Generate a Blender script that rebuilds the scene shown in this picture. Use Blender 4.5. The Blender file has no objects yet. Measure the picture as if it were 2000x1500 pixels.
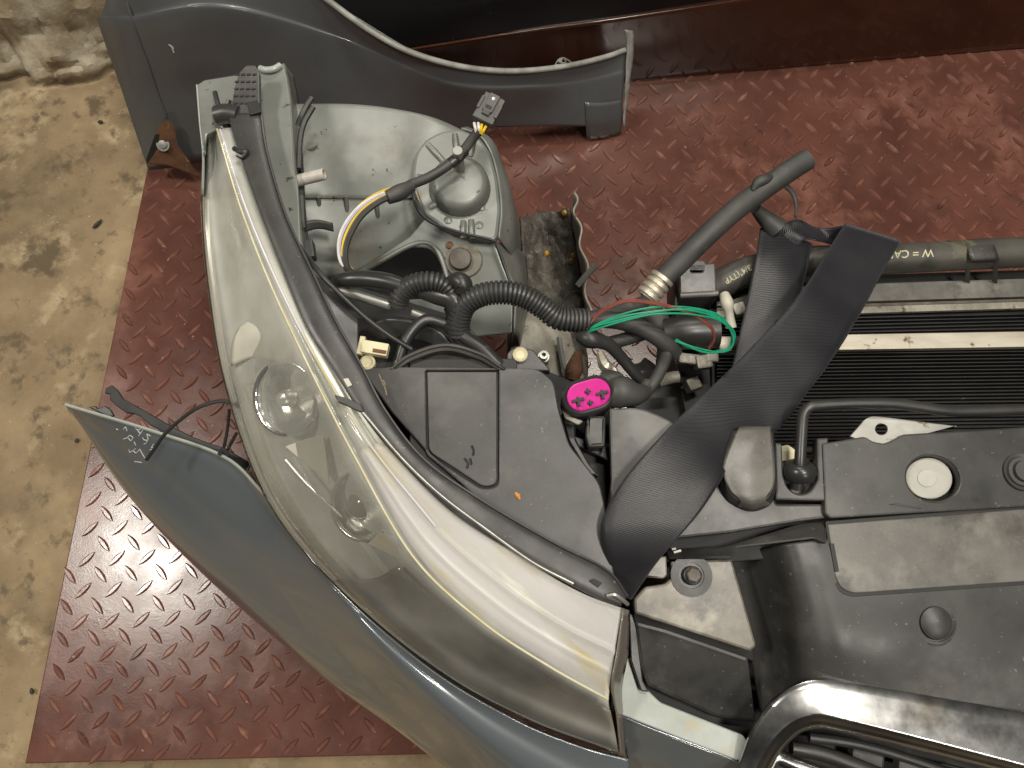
import bpy, bmesh, math, random
from mathutils import Vector, Matrix, noise
from mathutils.bvhtree import BVHTree

random.seed(11)
SC = bpy.context.scene
COL = SC.collection
R = math.radians

# ------------------------------------------------------------------ camera
FPX = 1503.0            # focal length in photograph pixels (2000 x 1500)
TILT = R(16)            # tilt away from straight down
CAMH = 1.10             # height above the tread plate
cam_d = bpy.data.cameras.new('camera')
cam_d.sensor_width = 36
cam_d.lens = FPX / 2000 * 36
cam_d.clip_start = 0.01
cam_d.clip_end = 60
cam = bpy.data.objects.new('camera', cam_d)
cam.location = (0, 0, CAMH)
cam.rotation_euler = (TILT, 0, 0)
COL.objects.link(cam)
SC.camera = cam

# ------------------------------------------------------------------ world: dim workshop ambience
world = bpy.data.worlds.new('World')
SC.world = world
world.use_nodes = True
bg = world.node_tree.nodes['Background']
bg.inputs[0].default_value = (0.80, 0.77, 0.70, 1)
bg.inputs[1].default_value = 0.04

# ------------------------------------------------------------------ overhead lamps, some of them added for fill and sheen
def lamp(name, loc, size, power, colour, rotz=0):
    d = bpy.data.lights.new(name, 'AREA')
    d.shape = 'RECTANGLE'
    d.size, d.size_y = size
    d.energy = power
    d.color = colour
    o = bpy.data.objects.new(name, d)
    o.location = loc
    o.rotation_euler = (0, 0, rotz)
    COL.objects.link(o)
    return o
WARM = (1.0, 0.945, 0.85)
lamp('overhead_lamp', (-1.95, 0.31, 3.2), (0.42, 0.52), 68, WARM)
lamp('overhead_lamp', (0.2, 4.2, 3.4), (1.2, 0.15), 95, WARM)
lamp('overhead_lamp', (0.82, -0.10, 3.2), (0.3, 0.5), 48, WARM)
lamp('overhead_lamp', (0.44, 1.08, 3.2), (0.7, 0.15), 40, WARM)  # added overhead fill, its mirror image kept behind the car
lamp('overhead_lamp', (1.5, -1.7, 3.2), (0.7, 0.15), 32, WARM)  # lamp added to put sheen on the cover apron
SC.view_settings.view_transform = 'Standard'
SC.view_settings.look = 'None'
SC.view_settings.gamma = 1
SC.view_settings.exposure = -0.1
SC.render.engine = 'CYCLES'

# ------------------------------------------------------------------ helpers
ST, CT = math.sin(TILT), math.cos(TILT)

def ray(px, py):
    u = (px - 1000) / FPX
    v = (750 - py) / FPX
    return Vector((u, ST + v * CT, -CT + v * ST))

def P(px, py, z):
    """point of the place that stands at height z on the sight line of photograph point (px, py)"""
    d = ray(px, py)
    t = (z - CAMH) / d.z
    return Vector((t * d.x, t * d.y, z))

def pix(p):
    q = Vector(p) - Vector((0, 0, CAMH))
    depth = q.y * ST - q.z * CT
    up = q.y * CT + q.z * ST
    return 1000 + FPX * q.x / depth, 750 - FPX * up / depth

def plane3(a, b, c):
    A, B, C = P(*a), P(*b), P(*c)
    n = (B - A).cross(C - A)
    return lambda x, y: A.z - (n.x * (x - A.x) + n.y * (y - A.y)) / n.z

def flat(z):
    return lambda x, y: z

def PF(px, py, f):
    def g(z):
        p = P(px, py, z)
        return f(p.x, p.y) - z
    z0, z1 = 0.3, 0.45
    g0, g1 = g(z0), g(z1)
    for _ in range(12):
        if abs(g1) < 1e-7 or abs(g1 - g0) < 1e-12: break
        z0, z1, g0 = z1, z1 - g1 * (z1 - z0) / (g1 - g0), g1
        g1 = g(z1)
    return P(px, py, z1)

WLOC = {}
GEO = {}

def thing(name, label, cat, loc, group=None):
    o = bpy.data.objects.new(name, None)
    o.empty_display_size = 0.05
    COL.objects.link(o)
    o.location = loc
    WLOC[o] = Vector(loc)
    o['label'] = label
    o['category'] = cat
    if group:
        o['group'] = group
    return o

def tag(o, label, cat=None, group=None, kind=None):
    if label: o['label'] = label
    if cat: o['category'] = cat
    if group: o['group'] = group
    if kind: o['kind'] = kind
    return o

def obj(name, verts, faces, mat, parent=None, sharp=35, thick=0, smooth=True, offset=0):
    verts = [Vector(v) for v in verts]
    lo = Vector((min(v.x for v in verts), min(v.y for v in verts), min(v.z for v in verts)))
    hi = Vector((max(v.x for v in verts), max(v.y for v in verts), max(v.z for v in verts)))
    base = Vector(((lo.x + hi.x) / 2, (lo.y + hi.y) / 2, lo.z))
    me = bpy.data.meshes.new(name)
    me.from_pydata([v - base for v in verts], [], faces)
    bm = bmesh.new(); bm.from_mesh(me)
    bmesh.ops.recalc_face_normals(bm, faces=bm.faces)
    bm.to_mesh(me); bm.free()
    if smooth:
        me.shade_smooth()
        if sharp:
            me.set_sharp_from_angle(angle=R(sharp))
    me.materials.append(mat)
    o = bpy.data.objects.new(name, me)
    COL.objects.link(o)
    o.location = base
    WLOC[o] = base
    GEO[o] = (verts, faces)
    if parent is not None:
        o.parent = parent
        o.location = base - WLOC[parent]
    if thick:
        m = o.modifiers.new('thickness', 'SOLIDIFY')
        m.thickness = thick
        m.offset = offset
    return o

def cr(pts, n):
    """Catmull-Rom through points, n samples, uniform in index"""
    m = len(pts)
    if m == 2:
        return [pts[0].lerp(pts[1], i / (n - 1)) for i in range(n)]
    out = []
    for i in range(n):
        t = i / (n - 1) * (m - 1)
        k = min(int(t), m - 2)
        f = t - k
        p1, p2 = pts[k], pts[k + 1]
        p0 = pts[k - 1] if k > 0 else p1 * 2 - p2
        p3 = pts[k + 2] if k + 2 < m else p2 * 2 - p1
        out.append(0.5 * ((2 * p1) + (p2 - p0) * f + (2 * p0 - 5 * p1 + 4 * p2 - p3) * f * f + (3 * p1 - p0 - 3 * p2 + p3) * f ** 3))
    return out

def grid_faces(a, b):
    return [(i * b + j, i * b + j + 1, (i + 1) * b + j + 1, (i + 1) * b + j) for i in range(a - 1) for j in range(b - 1)]

def loft(name, rows, nv, nu, mat, parent=None, thick=0.0, sharp=40, fn=None, world=False, offset=0):
    """surface through a grid of control points (px, py, z); nu along rows, nv across"""
    W = [[Vector(p) if world else P(*p) for p in r] for r in rows]
    fine = [cr(r, nu) for r in W]
    cols = [cr([fine[i][j] for i in range(len(fine))], nv) for j in range(nu)]
    verts = [cols[j][i] for i in range(nv) for j in range(nu)]
    if fn:
        verts = [fn(v, k // nu / (nv - 1), k % nu / (nu - 1)) for k, v in enumerate(verts)]
    return obj(name, verts, grid_faces(nv, nu), mat, parent, sharp, thick, offset=offset)

def fillet(pts, r, seg=4):
    """round the corners of a pixel outline; r one radius or one per corner"""
    n = len(pts)
    out = []
    for i in range(n):
        p = Vector(pts[i][:2]); a = Vector(pts[i - 1][:2]); b = Vector(pts[(i + 1) % n][:2])
        rr = r[i] if isinstance(r, (list, tuple)) else r
        if rr <= 0:
            out.append((p.x, p.y)); continue
        da, db = (a - p), (b - p)
        d = min(rr, da.length * 0.48, db.length * 0.48)
        s, e = p + da.normalized() * d, p + db.normalized() * d
        for k in range(seg + 1):
            t = k / seg
            q = s * (1 - t) ** 2 + p * 2 * t * (1 - t) + e * t * t
            out.append((q.x, q.y))
    return out

def ell(cx, cy, rx, ry=None, n=28, rot=0):
    ry = ry or rx
    c, s = math.cos(R(rot)), math.sin(R(rot))
    return [(cx + rx * math.cos(a) * c - ry * math.sin(a) * s, cy + rx * math.cos(a) * s + ry * math.sin(a) * c)
            for a in [2 * math.pi * k / n for k in range(n)]]

def plate(name, outline, f, thick, mat, parent=None, holes=(), bevel=0.001, sharp=12, world_outline=False):
    """flat piece: outline (pixels) on height function f, top face on f, going down by thick"""
    if not callable(f):
        f = flat(f)
    cu = bpy.data.curves.new('tmp', 'CURVE')
    cu.dimensions = '2D'
    cu.fill_mode = 'BOTH'
    bevel = min(bevel, thick * 0.4)
    cu.extrude = thick / 2 - bevel
    cu.bevel_depth = bevel
    cu.bevel_resolution = 1
    cu.offset = -bevel
    for ring in [outline] + list(holes):
        w = ring if world_outline else [PF(x, y, f) for x, y in ring]
        sp = cu.splines.new('POLY')
        sp.points.add(len(w) - 1)
        for q, v in zip(sp.points, w):
            q.co = (v[0], v[1], 0, 1)
        sp.use_cyclic_u = True
    t = bpy.data.objects.new('tmp', cu)
    me = bpy.data.meshes.new_from_object(t)
    bm = bmesh.new(); bm.from_mesh(me)
    bmesh.ops.remove_doubles(bm, verts=bm.verts, dist=1e-6)
    bm.verts.index_update()
    verts = [(v.co.x, v.co.y, f(v.co.x, v.co.y) + v.co.z - thick / 2) for v in bm.verts]
    faces = [[v.index for v in fc.verts] for fc in bm.faces]
    bm.free()
    bpy.data.objects.remove(t); bpy.data.curves.remove(cu); bpy.data.meshes.remove(me)
    return obj(name, verts, faces, mat, parent, sharp)

def sweep(path, radii, seg=10, cap=True):
    n = len(path)
    verts, faces = [], []
    t0 = (path[1] - path[0]).normalized()
    nrm = t0.orthogonal().normalized()
    for i, p in enumerate(path):
        t = (path[min(i + 1, n - 1)] - path[max(i - 1, 0)]).normalized()
        nrm = (nrm - t * nrm.dot(t)).normalized()
        bi = t.cross(nrm)
        r = radii[i] if isinstance(radii, (list, tuple)) else radii
        for k in range(seg):
            a = 2 * math.pi * k / seg
            verts.append(p + (nrm * math.cos(a) + bi * math.sin(a)) * r)
    for i in range(n - 1):
        for k in range(seg):
            a, b = i * seg + k, i * seg + (k + 1) % seg
            faces.append((a, b, b + seg, a + seg))
    if cap:
        faces.append(tuple(range(seg)))
        faces.append(tuple((n - 1) * seg + k for k in range(seg)))
    return verts, faces

def tube(name, pts, r, mat, parent=None, seg=10, n=None, ribs=None, world=False, sharp=50, hollow=False):
    W = [Vector(p) if world else P(*p[:3]) for p in pts]
    if ribs:
        fine = cr(W, 300)
        L = sum((fine[i + 1] - fine[i]).length for i in range(299))
        cnt = max(4, int(L / ribs[0]))
        steps = cnt * 6
        acc = [0]
        for i in range(299): acc.append(acc[-1] + (fine[i + 1] - fine[i]).length)
        path, radii, k = [], [], 0
        for i in range(steps + 1):
            s = L * i / steps
            while k < 298 and acc[k + 1] < s: k += 1
            f = (s - acc[k]) / max(1e-9, acc[k + 1] - acc[k])
            path.append(fine[k].lerp(fine[k + 1], f))
            ph = (i % 6) / 6
            radii.append(r + ribs[1] * (0 if ph < 0.05 else 1 if ph < 0.7 else 0.1))
        v, fc = sweep(path, radii, 14)
        return obj(name, v, fc, mat, parent, 60)
    n = n or max(8, 6 * len(W))
    path = cr(W, n)
    radii = r
    if isinstance(r, (list, tuple)):
        rv = cr([Vector((x, 0, 0)) for x in r], n)
        radii = [x.x for x in rv]
    v, fc = sweep(path, radii, seg, cap=not hollow)
    return obj(name, v, fc, mat, parent, sharp, thick=0.002 if hollow else 0)

def lathe(name, centre, profile, mat, parent=None, axis=(0, 0, 1), seg=24, sharp=35, lid=True):
    ax = Vector(axis).normalized()
    u = ax.orthogonal().normalized(); w = ax.cross(u)
    c = Vector(centre)
    verts, faces = [], []
    for r, h in profile:
        for k in range(seg):
            a = 2 * math.pi * k / seg
            verts.append(c + ax * h + (u * math.cos(a) + w * math.sin(a)) * max(r, 1e-5))
    for i in range(len(profile) - 1):
        for k in range(seg):
            a, b = i * seg + k, i * seg + (k + 1) % seg
            faces.append((a, b, b + seg, a + seg))
    if lid: faces.append(tuple(range(seg)))
    faces.append(tuple((len(profile) - 1) * seg + k for k in range(seg)))
    return obj(name, verts, faces, mat, parent, sharp)

def box_geo(centre, size, rot=(0, 0, 0), bevel=0.0):
    bm = bmesh.new()
    bmesh.ops.create_cube(bm, size=1)
    for v in bm.verts:
        v.co = Vector((v.co.x * size[0], v.co.y * size[1], v.co.z * size[2]))
    if bevel:
        bmesh.ops.bevel(bm, geom=bm.edges[:], offset=bevel, segments=2, affect='EDGES', profile=0.6)
    from mathutils import Euler
    m = Matrix.Translation(Vector(centre)) @ Euler(rot).to_matrix().to_4x4()
    bm.verts.index_update()
    vs = [m @ v.co for v in bm.verts]
    fs = [[v.index for v in f.verts] for f in bm.faces]
    bm.free()
    return vs, fs

def box(name, centre, size, mat, parent=None, rot=(0, 0, 0), bevel=0.001):
    v, f = box_geo(centre, size, rot, bevel)
    return obj(name, v, f, mat, parent, 12)

def merge(parts):
    V, Fc = [], []
    for v, f in parts:
        o = len(V)
        V += list(v)
        Fc += [[i + o for i in q] for q in f]
    return V, Fc

BV = {}
def hit(px, py, o, off=0.0):
    if o not in BV:
        BV[o] = BVHTree.FromPolygons(GEO[o][0], GEO[o][1])
    d = ray(px, py).normalized()
    loc, nr, idx, dist = BV[o].ray_cast(Vector((0, 0, CAMH)), d)
    if loc is None:
        return None
    if nr.dot(d) > 0: nr = -nr
    return loc + nr * off

def strokes(name, lines, target, r, mat, parent, off=0.0004, smooth=True):
    """marks drawn on the face of target"""
    parts = []
    for ln in lines:
        q = cr([Vector((x, y, 0)) for x, y in ln], max(4, 5 * len(ln))) if smooth else [Vector((x, y, 0)) for x, y in ln]
        w = [hit(p.x, p.y, target, off) for p in q]
        w = [p for p in w if p is not None]
        if len(w) > 1:
            parts.append(sweep(w, r, 5))
    v, f = merge(parts)
    return obj(name, v, f, mat, parent, 60)

def inside(px, py, poly):
    c = False
    n = len(poly)
    for i in range(n):
        x1, y1 = poly[i]; x2, y2 = poly[i - 1]
        if (y1 > py) != (y2 > py) and px < (x2 - x1) * (py - y1) / (y2 - y1) + x1:
            c = not c
    return c

# ------------------------------------------------------------------ materials
def M(name, c1, c2=None, scale=12, rough=0.5, rough2=None, metal=0.0, bump=0.0, bscale=150, spots=(), coat=0.0, spec=0.5,
      rscale=30, stretch=None, contrast=(0.35, 0.65), wear=None, bump2=None, sheen=0):
    m = bpy.data.materials.new(name)
    m.use_nodes = True
    nt = m.node_tree
    N, L = nt.nodes, nt.links
    b = N['Principled BSDF']
    geo = N.new('ShaderNodeNewGeometry')
    pos = geo.outputs['Position']
    mp = N.new('ShaderNodeMapping')
    L.new(pos, mp.inputs[0])
    if stretch:
        mp.inputs['Scale'].default_value = stretch[:3]
        if len(stretch) > 3:
            m0 = N.new('ShaderNodeMapping'); m0.inputs['Rotation'].default_value = (0, 0, R(stretch[3]))
            L.new(pos, m0.inputs[0]); L.new(m0.outputs[0], mp.inputs[0])
    def nz(sc, det=5, vec=mp.outputs[0], rg=0.6):
        n = N.new('ShaderNodeTexNoise')
        n.inputs['Scale'].default_value = sc
        n.inputs['Detail'].default_value = det
        n.inputs['Roughness'].default_value = rg
        L.new(vec, n.inputs['Vector'])
        return n.outputs['Fac']
    def rng(x, lo, hi, a=0.0, c=1.0):
        n = N.new('ShaderNodeMapRange')
        n.inputs[1].default_value = lo; n.inputs[2].default_value = hi
        n.inputs[3].default_value = a; n.inputs[4].default_value = c
        L.new(x, n.inputs[0])
        return n.outputs[0]
    def mix(fac, A, B):
        n = N.new('ShaderNodeMix'); n.data_type = 'RGBA'
        L.new(fac, n.inputs[0])
        for s, v in ((n.inputs[6], A), (n.inputs[7], B)):
            if isinstance(v, (tuple, list)): s.default_value = (*v[:3], 1)
            else: L.new(v, s)
        return n.outputs[2]
    c2 = c2 or tuple(min(1, x * 0.75) for x in c1)
    col = mix(rng(nz(scale), *contrast), c1, c2)
    for sp in spots:       # (colour, scale, lo, hi)
        v = nz(sp[1], 3 if len(sp) < 5 else sp[4], mp.outputs[0] if len(sp) > 5 else pos)
        col = mix(rng(v, sp[2], sp[3]), col, sp[0])
    if wear:               # paler worn edges: (colour, lo, hi)
        pt = rng(geo.outputs['Pointiness'], wear[1], wear[2])
        col = mix(pt, col, wear[0])
    L.new(col, b.inputs['Base Color'])
    if rough2 is not None:
        L.new(rng(nz(rscale, 4), 0.3, 0.7, rough, rough2), b.inputs['Roughness'])
    else:
        b.inputs['Roughness'].default_value = rough
    b.inputs['Metallic'].default_value = metal
    b.inputs['Coat Weight'].default_value = coat
    b.inputs['Coat Roughness'].default_value = 0.06
    b.inputs['Specular IOR Level'].default_value = spec
    if sheen:
        b.inputs['Sheen Weight'].default_value = sheen
    if bump:
        bn = N.new('ShaderNodeBump')
        bn.inputs['Strength'].default_value = 1
        bn.inputs['Distance'].default_value = bump
        L.new(nz(bscale, 4), bn.inputs['Height'])
        last = bn
        if bump2:
            b2 = N.new('ShaderNodeBump')
            b2.inputs['Strength'].default_value = 1
            b2.inputs['Distance'].default_value = bump2[0]
            L.new(nz(bump2[1], 3, pos), b2.inputs['Height'])
            L.new(bn.outputs[0], b2.inputs['Normal'])
            last = b2
        L.new(last.outputs[0], b.inputs['Normal'])
    return m

MT = {}
MT['concrete'] = M('concrete', (0.335, 0.247, 0.14), (0.195, 0.138, 0.076), 7, 0.7, 0.95, bump=0.0012, bscale=50, bump2=(0.0004, 400),
                   spots=[((0.105, 0.075, 0.042), 2.6, 0.50, 0.64, 8), ((0.42, 0.33, 0.20), 13, 0.56, 0.70, 9), ((0.12, 0.088, 0.05), 15, 0.58, 0.68, 9), ((0.13, 0.095, 0.055), 34, 0.57, 0.68, 8), ((0.09, 0.065, 0.04), 150, 0.66, 0.73, 6), ((0.50, 0.42, 0.29), 190, 0.70, 0.74)])
MT['tread'] = M('red_oxide_paint', (0.138, 0.056, 0.040), (0.086, 0.034, 0.025), 9, 0.16, 0.30, bump=0.00006, bscale=120, rscale=14, bump2=(0.00008, 380),
                spots=[((0.245, 0.112, 0.082), 7, 0.54, 0.72, 8), ((0.085, 0.038, 0.028), 17, 0.58, 0.72, 8), ((0.36, 0.23, 0.17), 140, 0.67, 0.73, 5)], spec=0.5)
MT['tread_top'] = M('worn_glint_red_paint', (0.185, 0.080, 0.058), (0.125, 0.051, 0.037), 14, 0.11, 0.26, bump=0.00005, bscale=160, rscale=20, bump2=(0.00003, 500), spots=[((0.26, 0.13, 0.095), 30, 0.54, 0.70, 8), ((0.08, 0.036, 0.027), 17, 0.58, 0.72, 8), ((0.34, 0.24, 0.19), 160, 0.64, 0.72, 5)])  # worn tread paint, made paler to stand in for glints
MT['skirt'] = M('dark_frame', (0.04, 0.02, 0.017), None, 20, 0.6)
MT['tarp'] = M('dirty_white_sheet', (0.46, 0.41, 0.31), (0.30, 0.24, 0.155), 14, 0.5, 0.8, bump=0.003, bscale=45,
               spots=[((0.17, 0.12, 0.065), 12, 0.50, 0.66, 8), ((0.60, 0.55, 0.45), 26, 0.6, 0.7, 7)])
MT['fender'] = M('grey_car_paint_matt', (0.125, 0.13, 0.133), (0.10, 0.104, 0.107), 6, 0.24, 0.4, metal=0.3, coat=0.25, spots=[((0.13, 0.12, 0.10), 17, 0.62, 0.8, 7)], rscale=9)
MT['fender_edge'] = M('worn_grey_edge', (0.36, 0.36, 0.33), (0.2, 0.2, 0.18), 50, 0.45, 0.6)
MT['paint'] = M('grey_metallic_paint', (0.150, 0.168, 0.180), (0.138, 0.155, 0.166), 900, 0.24, metal=0.35, coat=0.8, spots=[((0.20, 0.195, 0.175), 22, 0.62, 0.8, 9)])
MT['paint_pale'] = M('pale_grey_paint', (0.34, 0.37, 0.345), (0.30, 0.32, 0.29), 30, 0.35, 0.5, spots=[((0.36, 0.31, 0.19), 35, 0.60, 0.75, 6)], coat=0.2)
MT['wing'] = M('grey_inner_wing', (0.215, 0.225, 0.205), (0.160, 0.168, 0.152), 12, 0.30, 0.52, metal=0.25, bump=0.00010, bscale=70, rscale=14,
               spots=[((0.14, 0.13, 0.105), 18, 0.54, 0.72, 9), ((0.04, 0.035, 0.03), 110, 0.66, 0.71, 4), ((0.26, 0.15, 0.06), 40, 0.66, 0.76, 7)])
MT['black'] = M('dusty_black_plastic', (0.028, 0.0275, 0.0265), (0.050, 0.048, 0.045), 14, 0.30, 0.50, bump=0.00005, bscale=800, rscale=22,
                spots=[((0.100, 0.095, 0.086), 13, 0.52, 0.74, 9), ((0.018, 0.018, 0.018), 18, 0.56, 0.72, 9), ((0.17, 0.158, 0.135), 240, 0.66, 0.73, 5), ((0.03, 0.03, 0.03), 32, 0.63, 0.72, 6)])
MT['black_dusty'] = M('very_dusty_black_plastic', (0.075, 0.071, 0.063), (0.135, 0.127, 0.111), 22, 0.28, 0.5, bump=0.00005, bscale=300, rscale=22,
                spots=[((0.20, 0.19, 0.168), 24, 0.53, 0.72, 9), ((0.24, 0.228, 0.20), 600, 0.64, 0.76), ((0.05, 0.05, 0.045), 40, 0.60, 0.72, 6)])
MT['ledge'] = M('dusty_sheen_plastic', (0.20, 0.18, 0.145), (0.09, 0.084, 0.072), 30, 0.26, 0.45, bump=0.00006, bscale=260, rscale=22, spots=[((0.30, 0.275, 0.225), 40, 0.52, 0.68, 9)])  # dusty plastic, paled so the lamp sheen on the ledge sits in the colour
MT['black_gloss'] = M('black_plastic', (0.022, 0.022, 0.022), (0.033, 0.032, 0.031), 20, 0.28, 0.46, bump=0.00002, bscale=500, spots=[((0.08, 0.075, 0.065), 60, 0.66, 0.76, 5)])
MT['rubber'] = M('black_rubber', (0.036, 0.036, 0.034), (0.060, 0.058, 0.053), 25, 0.45, 0.65, bump=0.00004, bscale=300, spots=[((0.11, 0.10, 0.085), 35, 0.6, 0.76, 7)])
MT['conduit'] = M('corrugated_plastic', (0.028, 0.028, 0.028), (0.05, 0.049, 0.046), 25, 0.33, 0.5)
MT['void'] = M('black_and_shade', (0.010, 0.010, 0.010), (0.018, 0.017, 0.016), 30, 0.6)  # near-black that paints in the shade of gaps and holes; plain black parts too
MT['fin'] = M('black_fin', (0.007, 0.007, 0.0067), (0.014, 0.0135, 0.0125), 60, 0.42, 0.6, spots=[((0.12, 0.10, 0.06), 90, 0.70, 0.74)])
MT['alu'] = M('dirty_aluminium', (0.62, 0.58, 0.49), (0.48, 0.43, 0.34), 40, 0.35, 0.5, metal=0.6, bump=0.0001, bscale=180, spots=[((0.12, 0.09, 0.055), 90, 0.62, 0.70, 6)], stretch=(0.3, 1.5, 1))
MT['steel'] = M('zinc_steel', (0.45, 0.45, 0.42), (0.33, 0.32, 0.29), 60, 0.3, 0.45, metal=0.7, spots=[((0.2, 0.13, 0.06), 90, 0.64, 0.72)])
MT['rust'] = M('rust', (0.14, 0.062, 0.026), (0.075, 0.036, 0.02), 60, 0.7, 0.9, bump=0.0006, bscale=300, spots=[((0.27, 0.13, 0.04), 120, 0.6, 0.7)])
MT['rusty_bolt'] = M('oxidised_bolt', (0.135, 0.118, 0.10), (0.08, 0.068, 0.055), 90, 0.55, 0.75, metal=0.3)
MT['grime'] = M('oily_dirt', (0.105, 0.092, 0.074), (0.050, 0.044, 0.036), 45, 0.35, 0.75, bump=0.003, bscale=120, bump2=(0.001, 500),
                spots=[((0.22, 0.19, 0.15), 70, 0.60, 0.70, 5), ((0.30, 0.20, 0.05), 110, 0.69, 0.73)])
MT['dirty_metal'] = M('dirty_pale_metal', (0.31, 0.29, 0.24), (0.20, 0.185, 0.15), 30, 0.45, 0.7, metal=0.2, bump=0.002, bscale=70,
                spots=[((0.08, 0.06, 0.04), 65, 0.62, 0.70, 5), ((0.28, 0.16, 0.05), 50, 0.67, 0.75, 5)])
MT['maroon'] = M('glossy_dark_maroon', (0.052, 0.017, 0.008), (0.036, 0.012, 0.006), 8, 0.12, 0.22, coat=0.3, spots=[((0.12, 0.08, 0.055), 60, 0.68, 0.76, 6)])
MT['darkpanel'] = M('glossy_dark_grey', (0.030, 0.031, 0.033), (0.024, 0.024, 0.026), 8, 0.2, coat=0.3, spots=[((0.10, 0.1, 0.1), 70, 0.72, 0.75)])
MT['web'] = None
MT['grey_plug'] = M('grey_plug_plastic', (0.085, 0.083, 0.078), (0.07, 0.068, 0.064), 60, 0.5)
MT['cream'] = M('cream_plastic', (0.66, 0.60, 0.40), (0.55, 0.50, 0.32), 60, 0.5)
MT['yellow'] = M('yellow_wire', (0.75, 0.52, 0.02), (0.6, 0.42, 0.02), 80, 0.4)
MT['white_wire'] = M('white_wire', (0.72, 0.70, 0.66), (0.6, 0.58, 0.55), 80, 0.4)
MT['lilac'] = M('lilac_wire', (0.50, 0.47, 0.68), (0.45, 0.42, 0.6), 80, 0.4)
MT['green'] = M('green_wire', (0.012, 0.30, 0.16), (0.01, 0.22, 0.12), 80, 0.35)
MT['brownred'] = M('red_brown_wire', (0.22, 0.055, 0.035), (0.16, 0.04, 0.03), 80, 0.4)
MT['magenta'] = M('magenta_plastic', (0.80, 0.045, 0.37), (0.70, 0.035, 0.31), 60, 0.25, 0.4, spots=[((0.35, 0.03, 0.16), 110, 0.64, 0.74, 6)])
MT['chalk'] = M('white_marker', (0.62, 0.63, 0.62), (0.42, 0.43, 0.42), 500, 0.8)
MT['print'] = M('cream_print', (0.62, 0.58, 0.38), (0.35, 0.33, 0.2), 400, 0.7)
MT['chrome'] = M('worn_chrome', (0.52, 0.52, 0.52), (0.40, 0.40, 0.39), 25, 0.19, 0.30, metal=1.0, rscale=35, bump=0.00012, bscale=25, spots=[((0.40, 0.37, 0.32), 16, 0.56, 0.74, 8), ((0.22, 0.15, 0.09), 60, 0.70, 0.76, 6)])
MT['reflector'] = M('headlight_reflector', (0.80, 0.79, 0.75), (0.66, 0.655, 0.61), 14, 0.14, 0.34, metal=0.55, rscale=12, bump=0.002, bscale=28)
MT['bezel'] = M('headlight_bezel', (0.74, 0.74, 0.69), (0.60, 0.61, 0.56), 10, 0.22, 0.4, metal=0.3)
MT['chrome_in'] = M('headlight_chrome', (0.82, 0.82, 0.79), (0.7, 0.7, 0.66), 18, 0.08, 0.22, metal=0.9, bump=0.0006, bscale=45)
MT['beige'] = M('beige_plastic', (0.52, 0.50, 0.42), (0.42, 0.40, 0.33), 20, 0.45)
MT['frosted'] = M('frosted_pale_plastic', (0.69, 0.67, 0.72), (0.55, 0.53, 0.56), 14, 0.22, 0.45, rscale=12, spots=[((0.56, 0.46, 0.20), 22, 0.56, 0.68, 6, 1), ((0.46, 0.40, 0.48), 15, 0.56, 0.70, 3, 1), ((0.78, 0.80, 0.82), 34, 0.60, 0.70, 4, 1)], stretch=(0.25, 1.6, 1, 44))
MT['dark_glass_refl'] = M('dark_glass_and_reflection', (0.21, 0.18, 0.152), (0.13, 0.112, 0.094), 10, 0.12, 0.25, coat=0.4)
MT['pipe'] = M('grimy_black_pipe', (0.040, 0.039, 0.036), (0.075, 0.070, 0.058), 22, 0.3, 0.5, rscale=20, bump=0.00006, bscale=120, spots=[((0.20, 0.18, 0.11), 15, 0.57, 0.72, 9), ((0.02, 0.02, 0.02), 30, 0.6, 0.7, 7)])
MT['leaf'] = M('orange_flake', (0.62, 0.30, 0.10), (0.5, 0.22, 0.06), 200, 0.7)
MT['debris'] = M('dark_debris', (0.045, 0.04, 0.032), (0.03, 0.026, 0.02), 100, 0.8)

def webbing():
    m = bpy.data.materials.new('woven_black_webbing')
    m.use_nodes = True
    N, L = m.node_tree.nodes, m.node_tree.links
    b = N['Principled BSDF']
    at = N.new('ShaderNodeAttribute'); at.attribute_name = 'weave'
    w = N.new('ShaderNodeTexWave'); w.wave_type = 'BANDS'; w.bands_direction = 'DIAGONAL'
    w.inputs['Scale'].default_value = 330; w.inputs['Distortion'].default_value = 0.4
    L.new(at.outputs['Vector'], w.inputs['Vector'])
    n = N.new('ShaderNodeTexNoise'); n.inputs['Scale'].default_value = 14; n.inputs['Detail'].default_value = 7
    geo = N.new('ShaderNodeNewGeometry'); L.new(geo.outputs['Position'], n.inputs['Vector'])
    r = N.new('ShaderNodeMapRange'); r.inputs[1].default_value = 0.40; r.inputs[2].default_value = 0.75
    L.new(n.outputs['Fac'], r.inputs[0])
    mx = N.new('ShaderNodeMix'); mx.data_type = 'RGBA'
    L.new(r.outputs[0], mx.inputs[0])
    mx.inputs[6].default_value = (0.007, 0.007, 0.010, 1); mx.inputs[7].default_value = (0.024, 0.0235, 0.026, 1)
    m2 = N.new('ShaderNodeMix'); m2.data_type = 'RGBA'; m2.blend_type = 'MULTIPLY'
    r2 = N.new('ShaderNodeMapRange'); r2.inputs[3].default_value = 0.62; r2.inputs[4].default_value = 1.0
    L.new(w.outputs['Fac'], r2.inputs[0])
    m2.inputs[0].default_value = 1
    L.new(mx.outputs[2], m2.inputs[6]); L.new(r2.outputs[0], m2.inputs[7])
    L.new(m2.outputs[2], b.inputs['Base Color'])
    b.inputs['Roughness'].default_value = 0.42
    b.inputs['Sheen Weight'].default_value = 0.2
    b.inputs['Sheen Tint'].default_value = (0.6, 0.6, 0.65, 1)
    bn = N.new('ShaderNodeBump'); bn.inputs['Distance'].default_value = 0.00012
    L.new(w.outputs['Fac'], bn.inputs['Height']); L.new(bn.outputs[0], b.inputs['Normal'])
    return m
MT['web'] = webbing()

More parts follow.
